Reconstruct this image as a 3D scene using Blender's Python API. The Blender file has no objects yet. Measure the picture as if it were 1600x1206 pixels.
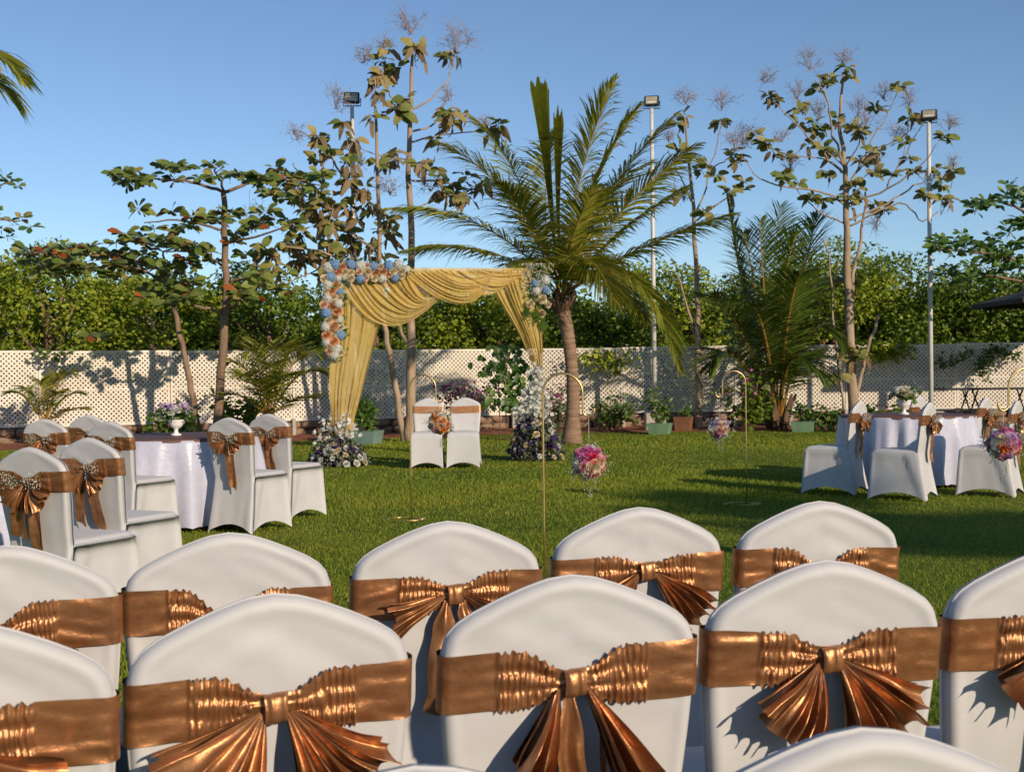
import bpy, math, random
import numpy as np
from mathutils import Vector, Matrix, noise

S = bpy.context.scene
COL = S.collection
PI = math.pi
R = math.radians

# ------------------------------------------------------------------ camera, sky, sun, exposure
CAM_H = 1.24
PITCH, ROLL = R(-0.573), R(0.68)
cam_fwd = Vector((0, math.cos(PITCH), math.sin(PITCH)))
_r0 = Vector((1, 0, 0)); _u0 = _r0.cross(cam_fwd)
cam_right = _r0 * math.cos(ROLL) - _u0 * math.sin(ROLL)
cam_up = _u0 * math.cos(ROLL) + _r0 * math.sin(ROLL)
cd = bpy.data.cameras.new('camera'); cam = bpy.data.objects.new('camera', cd); COL.objects.link(cam)
cd.sensor_width = 36.0; cd.lens = 45.0; cd.clip_start = 0.05; cd.clip_end = 3000
cd.dof.use_dof = True; cd.dof.focus_distance = 5.0; cd.dof.aperture_fstop = 13.0
cam.matrix_world = Matrix(((cam_right.x, cam_up.x, -cam_fwd.x, 0), (cam_right.y, cam_up.y, -cam_fwd.y, 0),
                           (cam_right.z, cam_up.z, -cam_fwd.z, CAM_H), (0, 0, 0, 1)))
S.camera = cam
SUN_AZ, SUN_EL = 38.0, 20.0          # degrees right of straight behind the camera; elevation
sun_vec = Vector((math.sin(R(SUN_AZ)) * math.cos(R(SUN_EL)), -math.cos(R(SUN_AZ)) * math.cos(R(SUN_EL)), math.sin(R(SUN_EL))))
W = bpy.data.worlds.new('World'); S.world = W; W.use_nodes = True
nt = W.node_tree; bg = nt.nodes['Background']
sky = nt.nodes.new('ShaderNodeTexSky'); sky.sky_type = 'NISHITA'; sky.sun_disc = False
sky.sun_elevation = R(SUN_EL); sky.sun_rotation = R(180.0 - SUN_AZ)
sky.air_density = 1.0; sky.dust_density = 0.3; sky.ozone_density = 3.0; sky.altitude = 1800
nt.links.new(sky.outputs[0], bg.inputs[0]); bg.inputs[1].default_value = 0.105
sl = bpy.data.lights.new('sun', 'SUN'); sun = bpy.data.objects.new('sun', sl); COL.objects.link(sun)
sl.energy = 3.9; sl.angle = R(0.6); sl.color = (1.0, 0.82, 0.62)
sun.rotation_euler = sun_vec.to_track_quat('Z', 'Y').to_euler()
S.view_settings.view_transform = 'Standard'; S.view_settings.look = 'None'
S.view_settings.gamma = 1.0; S.view_settings.use_curve_mapping = False
S.view_settings.exposure = 0.2
S.cycles.use_denoising = True
S.cycles.max_bounces = 6; S.cycles.transparent_max_bounces = 12
S.cycles.caustics_reflective = False; S.cycles.caustics_refractive = False

# ------------------------------------------------------------------ helpers
def P(px, py, d):
    """world point at depth d for a place measured in the 1600 x 1206 photograph"""
    v = cam_fwd + cam_right * ((px - 800) / 2000.0) + cam_up * ((603 - py) / 2000.0)
    v = v * (d / v.y)
    return Vector((v.x, v.y, v.z + CAM_H))

def rng(seed): return random.Random(seed)

class MB:
    def __init__(s): s.v = []; s.f = []; s.m = []
    def add(s, vs, fs, mi=0):
        o = len(s.v); s.v.extend([tuple(a) for a in vs]); s.f.extend([tuple(i + o for i in f) for f in fs]); s.m.extend([mi] * len(fs))
    def grid(s, rows, closed=False, mi=0):
        n = len(rows[0]); vs = [p for r in rows for p in r]; fs = []
        for i in range(len(rows) - 1):
            for j in range(n if closed else n - 1):
                k = (j + 1) % n
                fs.append((i * n + j, i * n + k, (i + 1) * n + k, (i + 1) * n + j))
        s.add(vs, fs, mi)
    def box(s, c, sz, rz=0.0, mi=0, bev=0.0):
        x, y, z = sz[0] / 2, sz[1] / 2, sz[2] / 2; ca, sa = math.cos(rz), math.sin(rz)
        if bev <= 0:
            pts = [(-x, -y, -z), (x, -y, -z), (x, y, -z), (-x, y, -z), (-x, -y, z), (x, -y, z), (x, y, z), (-x, y, z)]
            fs = [(0, 3, 2, 1), (4, 5, 6, 7), (0, 1, 5, 4), (1, 2, 6, 5), (2, 3, 7, 6), (3, 0, 4, 7)]
        else:
            b = min(bev, x * .9, y * .9, z * .9)
            ring = [(-x + b, -y), (x - b, -y), (x, -y + b), (x, y - b), (x - b, y), (-x + b, y), (-x, y - b), (-x, -y + b)]
            ins = [(p[0] * (x - b) / x, p[1] * (y - b) / y) for p in ring]
            pts = [(p[0], p[1], -z) for p in ins] + [(p[0], p[1], -z + b) for p in ring] + [(p[0], p[1], z - b) for p in ring] + [(p[0], p[1], z) for p in ins]
            fs = [tuple(range(7, -1, -1)), tuple(range(24, 32))]
            for k in range(3):
                for j in range(8):
                    q = (j + 1) % 8; fs.append((k * 8 + j, k * 8 + q, k * 8 + 8 + q, k * 8 + 8 + j))
        s.add([(c[0] + a * ca - b_ * sa, c[1] + a * sa + b_ * ca, c[2] + d) for a, b_, d in pts], fs, mi)
    def tube(s, pts, rad, n=8, cap=True, mi=0):
        pts = [Vector(p) for p in pts]
        if not hasattr(rad, '__len__'): rad = [rad] * len(pts)
        rows = []; prev = None
        for i, p in enumerate(pts):
            t = (pts[min(i + 1, len(pts) - 1)] - pts[max(i - 1, 0)])
            t = t.normalized() if t.length > 1e-9 else Vector((0, 0, 1))
            if prev is None:
                a = Vector((1, 0, 0)) if abs(t.x) < .8 else Vector((0, 1, 0))
                prev = (a - t * a.dot(t)).normalized()
            else:
                prev = (prev - t * prev.dot(t)); prev = prev.normalized() if prev.length > 1e-6 else t.orthogonal().normalized()
            b = t.cross(prev)
            rows.append([p + (prev * math.cos(2 * PI * k / n) + b * math.sin(2 * PI * k / n)) * rad[i] for k in range(n)])
        o = len(s.v); s.grid(rows, True, mi)
        if cap:
            m = len(rows)
            s.f.append(tuple(o + k for k in range(n - 1, -1, -1))); s.f.append(tuple(o + (m - 1) * n + k for k in range(n))); s.m += [mi, mi]
    def lathe(s, prof, c=(0, 0, 0), n=24, mi=0):
        s.grid([[(c[0] + r * math.cos(2 * PI * k / n), c[1] + r * math.sin(2 * PI * k / n), c[2] + z) for k in range(n)] for r, z in prof], True, mi)
    def mesh(s, name, mats, smooth=True, merge=0.0, off=None):
        me = bpy.data.meshes.new(name)
        v = s.v if off is None else [(a[0] - off[0], a[1] - off[1], a[2] - off[2]) for a in s.v]
        me.from_pydata(v, [], s.f)
        for m in (mats if isinstance(mats, (list, tuple)) else [mats]): me.materials.append(m)
        if any(s.m): me.polygons.foreach_set('material_index', s.m)
        if merge > 0:
            import bmesh
            bm = bmesh.new(); bm.from_mesh(me); bmesh.ops.remove_doubles(bm, verts=bm.verts, dist=merge); bm.to_mesh(me); bm.free()
        if smooth: me.polygons.foreach_set('use_smooth', [True] * len(me.polygons))
        me.update(); return me

def tag(o, label=None, cat=None, group=None, kind=None):
    if label: o['label'] = label
    if cat: o['category'] = cat
    if group: o['group'] = group
    if kind: o['kind'] = kind
    return o
def obj(name, me, parent=None, loc=(0, 0, 0), rot=None, scale=None):
    o = bpy.data.objects.new(name, me); COL.objects.link(o); o.location = loc
    if rot is not None:
        if hasattr(rot, 'w'): o.rotation_mode = 'QUATERNION'; o.rotation_quaternion = rot
        else: o.rotation_euler = rot
    if scale is not None: o.scale = (scale,) * 3 if not hasattr(scale, '__len__') else scale
    if parent: o.parent = parent
    return o
def thing(name, label, cat, loc=(0, 0, 0), rz=0.0, group=None):
    o = bpy.data.objects.new(name, None); COL.objects.link(o); o.empty_display_size = .2
    o.location = loc; o.rotation_euler = (0, 0, rz)
    return tag(o, label, cat, group)
def copy_tree(o, parent=None):
    c = o.copy(); COL.objects.link(c); c.parent = parent
    for ch in [x for x in KIDS.get(o.name, [])]: copy_tree(ch, c)
    return c
KIDS = {}
def remember(root):
    """note the children of a thing, so that its copies need no search through the scene"""
    al = [o for o in COL.objects if o.parent]
    for o in al:
        KIDS.setdefault(o.parent.name, [])
        if o not in KIDS[o.parent.name]: KIDS[o.parent.name].append(o)

# ------------------------------------------------------------------ materials
def new_mat(name):
    m = bpy.data.materials.new(name); m.use_nodes = True; n = m.node_tree
    return m, n, n.nodes['Principled BSDF'], n.nodes['Material Output']
def texco(n, kind='Object', scale=(1, 1, 1)):
    t = n.nodes.new('ShaderNodeTexCoord'); mp = n.nodes.new('ShaderNodeMapping'); mp.inputs['Scale'].default_value = scale
    n.links.new(t.outputs[kind], mp.inputs[0]); return mp.outputs[0]
def worldpos(n, scale=(1, 1, 1)):
    t = n.nodes.new('ShaderNodeNewGeometry'); mp = n.nodes.new('ShaderNodeMapping'); mp.inputs['Scale'].default_value = scale
    n.links.new(t.outputs['Position'], mp.inputs[0]); return mp.outputs[0]
def noisetex(n, vec, scale, detail=4, rough=.55):
    t = n.nodes.new('ShaderNodeTexNoise'); t.inputs['Scale'].default_value = scale; t.inputs['Detail'].default_value = detail
    t.inputs['Roughness'].default_value = rough; n.links.new(vec, t.inputs['Vector']); return t.outputs['Fac']
def ramp(n, fac, stops):
    r = n.nodes.new('ShaderNodeValToRGB'); e = r.color_ramp.elements
    while len(e) < len(stops): e.new(.5)
    for k, (p, c) in zip(e, stops): k.position = p; k.color = (*c, 1)
    n.links.new(fac, r.inputs[0]); return r.outputs[0]
def bump(n, b, h, strength, dist=.01):
    k = n.nodes.new('ShaderNodeBump'); k.inputs['Strength'].default_value = strength; k.inputs['Distance'].default_value = dist
    n.links.new(h, k.inputs['Height']); n.links.new(k.outputs[0], b.inputs['Normal'])
def simple(name, stops, scale=4.0, rough=.7, bmp=0.0, bscale=None, metal=0.0, spec=.5, co='Object', stretch=(1, 1, 1), detail=5, sheen=0.0, bdist=.01):
    m, n, b, o = new_mat(name)
    v = texco(n, co, stretch)
    f = noisetex(n, v, scale, detail)
    c = ramp(n, f, stops); n.links.new(c, b.inputs['Base Color'])
    b.inputs['Roughness'].default_value = rough; b.inputs['Metallic'].default_value = metal; b.inputs['Specular IOR Level'].default_value = spec
    if sheen: b.inputs['Sheen Weight'].default_value = sheen
    if bmp: bump(n, b, noisetex(n, v, bscale or scale * 4, 4), bmp, bdist)
    return m
def leafmat(name, cols, trans=.35, rough=.5, spec=.4, nscale=9):
    """leaf colours vary from leaf to leaf and from object to object"""
    m, n, b, o = new_mat(name)
    g = n.nodes.new('ShaderNodeNewGeometry'); oi = n.nodes.new('ShaderNodeObjectInfo')
    ad = n.nodes.new('ShaderNodeMath'); ad.operation = 'ADD'; n.links.new(g.outputs['Random Per Island'], ad.inputs[0]); n.links.new(oi.outputs['Random'], ad.inputs[1])
    fr = n.nodes.new('ShaderNodeMath'); fr.operation = 'FRACT'; n.links.new(ad.outputs[0], fr.inputs[0])
    k = len(cols); c = ramp(n, fr.outputs[0], [((i + .0) / max(1, k - 1), q) for i, q in enumerate(cols)])
    f = noisetex(n, texco(n, 'Object'), nscale, 3)
    mx = n.nodes.new('ShaderNodeMix'); mx.data_type = 'RGBA'; mx.blend_type = 'MULTIPLY'; mx.inputs[0].default_value = .45
    n.links.new(c, mx.inputs[6]); n.links.new(ramp(n, f, [(.3, (.55, .55, .5)), (.7, (1.2, 1.2, 1.1))]), mx.inputs[7])
    n.links.new(mx.outputs[2], b.inputs['Base Color']); b.inputs['Roughness'].default_value = rough; b.inputs['Specular IOR Level'].default_value = spec
    t = n.nodes.new('ShaderNodeBsdfTranslucent'); n.links.new(mx.outputs[2], t.inputs[0])
    ms = n.nodes.new('ShaderNodeMixShader'); ms.inputs[0].default_value = trans
    n.links.new(b.outputs[0], ms.inputs[1]); n.links.new(t.outputs[0], ms.inputs[2]); n.links.new(ms.outputs[0], o.inputs[0])
    return m

M = {}
def make_materials():
    # stretch cover cloth
    m, n, b, o = new_mat('cover_cloth'); M['cover'] = m
    v = texco(n, 'Object'); f = noisetex(n, v, 5, 4)
    n.links.new(ramp(n, f, [(.3, (.49, .485, .48)), (.7, (.555, .55, .545))]), b.inputs['Base Color'])
    b.inputs['Roughness'].default_value = .62; b.inputs['Sheen Weight'].default_value = .15; b.inputs['Specular IOR Level'].default_value = .35
    w1 = noisetex(n, texco(n, 'Object', (1, 1, 1)), 900, 2); bump(n, b, w1, .12, .002)
    # satin
    def satin(name, c0, c1, metal, rough, st=(2, 2, 3)):
        m, n, b, o = new_mat(name)
        v = texco(n, 'Object', st); f = noisetex(n, v, 9, 6, .6)
        n.links.new(ramp(n, f, [(.3, c0), (.7, c1)]), b.inputs['Base Color'])
        b.inputs['Metallic'].default_value = metal; b.inputs['Roughness'].default_value = rough
        b.inputs['Anisotropic'].default_value = .35
        f2 = noisetex(n, texco(n, 'Object', (1, 1, 1)), 38, 4); f3 = noisetex(n, texco(n, 'Object', (30, 30, 400)), 6, 2)
        ad = n.nodes.new('ShaderNodeMath'); ad.operation = 'MULTIPLY_ADD'; ad.inputs[1].default_value = .05
        n.links.new(f3, ad.inputs[0]); n.links.new(f2, ad.inputs[2]); bump(n, b, ad.outputs[0], .34, .006)
        return m
    M['satin'] = satin('copper_satin', (.33, .145, .06), (.52, .245, .102), .7, .39)
    M['satin_white'] = satin('white_satin', (.45, .46, .56), (.52, .53, .64), .0, .25, (3, 3, 3))
    M['topper'] = simple('brown_topper_cloth', [(.3, (.11, .052, .038)), (.7, (.16, .08, .058))], 8, .55, .2, 300)
    # lattice, metal, stone, bark
    M['lattice'] = simple('cream_lattice_paint', [(.25, (.60, .53, .43)), (.55, (.74, .68, .58)), (.8, (.80, .75, .66))], 1.3, .6, .1, 60)
    M['gold_rod'] = simple('brass_rod', [(.3, (.55, .36, .13)), (.7, (.72, .50, .22))], 30, .32, 0, metal=.9)
    M['pole'] = simple('galvanised_pole_paint', [(.3, (.55, .54, .50)), (.7, (.68, .67, .63))], 5, .45, .05)
    M['black'] = simple('black_enamel', [(.3, (.012, .012, .013)), (.7, (.03, .03, .032))], 10, .4)
    M['lamp_glass'] = simple('floodlight_glass', [(.3, (.28, .26, .18)), (.7, (.42, .40, .30))], 20, .12)
    M['stone'] = simple('rubble_stone', [(.25, (.16, .095, .06)), (.5, (.30, .19, .12)), (.8, (.42, .30, .21))], 5, .9, .6, 25, bdist=.02)
    M['mortar'] = simple('dark_mortar', [(.3, (.05, .035, .025)), (.7, (.11, .075, .055))], 6, .95, .5, 30)
    M['concrete'] = simple('old_concrete', [(.3, (.33, .30, .26)), (.7, (.50, .46, .40))], 7, .85, .3, 40)
    M['soil'] = simple('red_soil', [(.25, (.11, .032, .014)), (.5, (.22, .065, .026)), (.8, (.32, .11, .045))], 3, .95, .8, 14, bdist=.05)
    M['bark'] = simple('grey_brown_bark', [(.25, (.12, .075, .05)), (.55, (.24, .155, .10)), (.8, (.36, .25, .17))], 9, .85, .6, 26, stretch=(1, 1, .35), bdist=.02)
    M['bark_pale'] = simple('pale_teak_bark', [(.25, (.22, .155, .10)), (.55, (.36, .265, .18)), (.8, (.46, .36, .26))], 9, .85, .5, 26, stretch=(1, 1, .3), bdist=.02)
    M['palm_bark'] = simple('ringed_palm_bark', [(.25, (.15, .085, .05)), (.55, (.27, .17, .11)), (.8, (.38, .26, .18))], 4, .9, .7, 10, stretch=(1, 1, 7), bdist=.02)
    M['fibre'] = simple('dry_palm_fibre', [(.3, (.07, .04, .022)), (.7, (.21, .125, .07))], 10, .9, .8, 40, stretch=(1, 1, .25))
    M['stem_orange'] = simple('orange_leaf_stalk', [(.3, (.26, .14, .025)), (.7, (.42, .22, .04))], 4, .5)
    M['twig'] = simple('dry_flower_twig', [(.3, (.17, .135, .14)), (.7, (.28, .225, .225))], 8, .9)
    M['palm_leaf'] = leafmat('palm_leaflet', [(0.129, 0.185, 0.019), (0.216, 0.264, 0.026), (0.345, 0.343, 0.041), (0.172, 0.224, 0.024), (0.489, 0.396, 0.060), (0.159, 0.211, 0.024)], .32, .38, .55)
    M['palm_shaded'] = leafmat('shaded_palm_leaflet', [(0.052, 0.091, 0.014), (0.089, 0.143, 0.018), (0.130, 0.184, 0.022), (0.066, 0.108, 0.014)], .25, .42, .5)  # darker copy of the palm leaflet; shade on the fence palm put into colour
    M['almond'] = leafmat('broad_almond_leaf', [(0.105, 0.160, 0.031), (0.181, 0.240, 0.048), (0.257, 0.291, 0.073), (0.136, 0.190, 0.040), (0.121, 0.182, 0.035), (0.363, 0.305, 0.086)], .25, .42, .5)
    M['almond_red'] = leafmat('old_red_leaf', [(.30, .045, .018), (.42, .13, .03), (.22, .07, .03)], .35, .5)
    M['teak'] = leafmat('teak_leaf', [(0.132, 0.187, 0.039), (0.221, 0.254, 0.058), (0.353, 0.310, 0.107), (0.187, 0.221, 0.055), (0.442, 0.342, 0.145), (0.155, 0.221, 0.039)], .3, .6, .3)
    M['dry_leaf'] = leafmat('dry_brown_leaf', [(0.238, 0.161, 0.084), (0.350, 0.252, 0.140), (0.168, 0.112, 0.063)], .3, .75, .2)
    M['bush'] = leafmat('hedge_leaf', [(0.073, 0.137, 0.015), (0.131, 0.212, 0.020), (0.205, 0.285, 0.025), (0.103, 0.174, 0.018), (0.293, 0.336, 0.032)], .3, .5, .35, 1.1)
    M['bush_light'] = leafmat('light_hedge_leaf', [(0.163, 0.248, 0.026), (0.274, 0.365, 0.030), (0.437, 0.467, 0.043), (0.201, 0.292, 0.026)], .35, .5, .35, 1.1)  # paler, yellower hedge leaf; sunlit look of the brighter trees put into colour
    M['plant'] = leafmat('garden_leaf', [(0.056, 0.126, 0.022), (0.098, 0.196, 0.028), (0.154, 0.252, 0.042), (0.070, 0.154, 0.025)], .35, .4, .5)
    M['olive_leaf'] = leafmat('grey_green_leaf', [(0.075, 0.105, 0.060), (0.128, 0.165, 0.090), (0.180, 0.225, 0.135)], .3, .6)
    def petal(key, cols, tr=.35): M[key] = leafmat('petal_' + key, cols, tr, .6, .25)
    petal('p_white', [(.70, .70, .66), (.80, .79, .74), (.75, .76, .74)])
    petal('p_cream', [(.72, .60, .40), (.78, .68, .48), (.76, .63, .44)])
    petal('p_peach', [(.75, .40, .20), (.80, .48, .27), (.72, .36, .19)])
    petal('p_blue', [(.22, .40, .68), (.32, .50, .75), (.27, .44, .70)])
    petal('p_pink', [(.70, .16, .42), (.78, .24, .50), (.72, .19, .46)])
    petal('p_rose', [(.72, .32, .38), (.78, .42, .46), (.70, .36, .40)])
    petal('p_hot', [(.65, .03, .10), (.75, .05, .14)])
    petal('p_blush', [(.75, .50, .36), (.80, .56, .42)])
    petal('p_orange', [(.75, .20, .04), (.80, .28, .06)])
    petal('p_lilac', [(.60, .38, .62), (.68, .46, .68)])
    petal('p_purple', [(.07, .03, .13), (.13, .06, .22), (.10, .05, .17)])
    petal('p_magenta', [(.42, .08, .25), (.5, .14, .32)])
    petal('p_breath', [(.72, .70, .62), (.80, .78, .72)])
    # painted pots
    M['pot_green'] = simple('green_pot_paint', [(.3, (.11, .20, .11)), (.7, (.18, .29, .17))], 5, .6, .15, 40)
    M['pot_teal'] = simple('teal_pot_paint', [(.3, (.12, .20, .17)), (.7, (.19, .28, .24))], 5, .6, .15, 40)
    M['pot_brown'] = simple('brown_pot_clay', [(.3, (.16, .06, .03)), (.7, (.24, .10, .05))], 5, .7, .15, 40)
    M['urn'] = simple('white_urn_glaze', [(.3, (.72, .70, .66)), (.7, (.80, .79, .76))], 5, .35)
    # lawn
    m, n, b, o = new_mat('lawn_turf'); M['lawn'] = m
    v = worldpos(n); f1 = noisetex(n, v, .55, 5, .6); f2 = noisetex(n, worldpos(n, (1, .45, 1)), 26, 5, .7)
    c1 = ramp(n, f1, [(.3, (.075, .12, .014)), (.55, (.13, .18, .020)), (.75, (.20, .205, .034))])
    c2 = ramp(n, f2, [(.3, (.45, .5, .4)), (.7, (1.35, 1.3, 1.2))])
    mx = n.nodes.new('ShaderNodeMix'); mx.data_type = 'RGBA'; mx.blend_type = 'MULTIPLY'; mx.inputs[0].default_value = .8
    n.links.new(c1, mx.inputs[6]); n.links.new(c2, mx.inputs[7]); n.links.new(mx.outputs[2], b.inputs['Base Color'])
    b.inputs['Roughness'].default_value = .9; b.inputs['Specular IOR Level'].default_value = .1
    bump(n, b, f2, .9, .04)
    # grass blades: leaf to leaf plus the same broad patches as the turf
    m, n, b, o = new_mat('grass_blade'); M['blade'] = m
    g = n.nodes.new('ShaderNodeNewGeometry')
    c1 = ramp(n, g.outputs['Random Per Island'], [(0, (.13, .19, .015)), (.4, (.21, .28, .022)), (.8, (.31, .34, .032)), (1, (.44, .39, .08))])
    c2 = ramp(n, noisetex(n, worldpos(n), .55, 5, .6), [(.3, (.7, .85, .7)), (.55, (1, 1, 1)), (.75, (1.35, 1.12, 1.2))])
    mx = n.nodes.new('ShaderNodeMix'); mx.data_type = 'RGBA'; mx.blend_type = 'MULTIPLY'; mx.inputs[0].default_value = 1
    n.links.new(c1, mx.inputs[6]); n.links.new(c2, mx.inputs[7]); n.links.new(mx.outputs[2], b.inputs['Base Color'])
    b.inputs['Roughness'].default_value = .6; b.inputs['Specular IOR Level'].default_value = .25
    t = n.nodes.new('ShaderNodeBsdfTranslucent'); n.links.new(mx.outputs[2], t.inputs[0]); ms = n.nodes.new('ShaderNodeMixShader'); ms.inputs[0].default_value = .35
    n.links.new(b.outputs[0], ms.inputs[1]); n.links.new(t.outputs[0], ms.inputs[2]); n.links.new(ms.outputs[0], o.inputs[0])
    M['ground'] = simple('dry_ground', [(.3, (.06, .06, .025)), (.7, (.12, .10, .05))], .4, .95, .3, 5)
    # sheer gold voile
    m, n, b, o = new_mat('gold_voile'); M['voile'] = m
    f = noisetex(n, texco(n, 'Object', (1, 1, .12)), 30, 4)
    c = ramp(n, f, [(.3, (.62, .43, .10)), (.7, (.78, .57, .17))])
    n.links.new(c, b.inputs['Base Color']); b.inputs['Roughness'].default_value = .55; b.inputs['Sheen Weight'].default_value = .3
    t = n.nodes.new('ShaderNodeBsdfTranslucent'); n.links.new(c, t.inputs[0]); ms = n.nodes.new('ShaderNodeMixShader'); ms.inputs[0].default_value = .3
    n.links.new(b.outputs[0], ms.inputs[1]); n.links.new(t.outputs[0], ms.inputs[2])
    tr = n.nodes.new('ShaderNodeBsdfTransparent'); m2 = n.nodes.new('ShaderNodeMixShader'); m2.inputs[0].default_value = .27
    n.links.new(ms.outputs[0], m2.inputs[1]); n.links.new(tr.outputs[0], m2.inputs[2]); n.links.new(m2.outputs[0], o.inputs[0])
    M['canopy'] = simple('dark_canopy_cloth', [(.3, (.03, .026, .024)), (.7, (.06, .05, .045))], 6, .8)
    M['white_wall'] = simple('white_plaster', [(.3, (.62, .60, .56)), (.7, (.75, .73, .70))], 2, .8, .2, 20)
make_materials()

# ------------------------------------------------------------------ ground, lawn, bed
FA, FB, FC = Vector((-17.0, 20.81, 0)), Vector((0, 28.0, 0)), Vector((19.0, 28.0, 0))
def fence_y(x): return 28.0 + (.423 * x if x < 0 else 0.0)
def setting():
    mb = MB(); mb.add([(-700, -300, -.03), (700, -300, -.03), (700, 1500, -.03), (-700, 1500, -.03)], [(0, 1, 2, 3)])
    tag(obj('ground', mb.mesh('ground', M['ground'])), kind='structure')
    mb = MB(); rows = []
    xs = [-22 + i * .55 for i in range(81)]
    for j in range(41):
        t = j / 40
        rows.append([(x, -14 + (fence_y(x) + 14) * t, .02 * noise.noise(Vector((x * .25, (-14 + 42 * t) * .25, 3)))) for x in xs])
    mb.grid(rows); tag(obj('lawn', mb.mesh('lawn', M['lawn'])), kind='structure')
    mb = MB(); rows = []
    xs = [-20 + i * .16 for i in range(250)]
    for j in range(15):
        t = j / 14; r = []
        for x in xs:
            wdt = 2.2 + .35 * noise.noise(Vector((x * .7, 0, 5))) + .08 * noise.noise(Vector((x * 5, 0, 5)))
            y = fence_y(x) - wdt * (1 - t) + .5 * t
            z = -.025 + .06 * min(1, t * 5) + .05 * noise.noise(Vector((x * 1.8, y * 1.8, 1))) * min(1, t * 3)
            r.append((x, y, z))
        rows.append(r)
    mb.grid(rows); tag(obj('soil_bed', mb.mesh('soil_bed', M['soil'])), kind='structure')
    # mown grass, thicker near the chairs
    rs = np.random.RandomState(4)
    V = []; n_tot = 0
    for y0, y1, xw, dens, h, w in ((3.2, 6.5, 2.9, 6500, .024, .0028), (6.5, 10, 5.0, 3600, .023, .0036), (10, 15, 7.2, 1700, .023, .005), (15, 21, 9.5, 800, .023, .0075), (21, 26.5, 11.5, 500, .024, .010)):
        n = int((y1 - y0) * 2 * xw * dens)
        x = rs.uniform(-xw, xw, n); y = rs.uniform(y0, y1, n)
        fy = np.where(x < 0, 28 + .423 * x, 28.0) - 2.15 + rs.normal(0, .12, n); ok = y < fy
        # thin worn spots
        x, y = x[ok], y[ok]; n = len(x)
        hh = h * rs.uniform(.55, 1.35, n); a = rs.uniform(0, 2 * PI, n); ww = w * rs.uniform(.7, 1.4, n)
        lx = rs.normal(0, .6, n) * hh; ly = rs.normal(0, .6, n) * hh
        z0 = -.012 + .0 * x
        b0 = np.stack([x - np.cos(a) * ww, y - np.sin(a) * ww, z0], 1); b1 = np.stack([x + np.cos(a) * ww, y + np.sin(a) * ww, z0], 1)
        tp = np.stack([x + lx, y + ly, hh], 1)
        V.append(np.stack([b0, b1, tp], 1).reshape(-1, 3)); n_tot += n
    V = np.concatenate(V).astype(np.float32)
    me = bpy.data.meshes.new('grass'); me.vertices.add(len(V)); me.vertices.foreach_set('co', V.ravel())
    nf = len(V) // 3; me.loops.add(nf * 3); me.loops.foreach_set('vertex_index', np.arange(nf * 3, dtype=np.int32))
    me.polygons.add(nf); me.polygons.foreach_set('loop_start', np.arange(0, nf * 3, 3, dtype=np.int32)); me.polygons.foreach_set('loop_total', np.full(nf, 3, dtype=np.int32))
    me.materials.append(M['blade']); me.update(calc_edges=True)
    tag(obj('grass', me), 'short mown green grass of the lawn', 'grass', kind='stuff')
setting()

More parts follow.
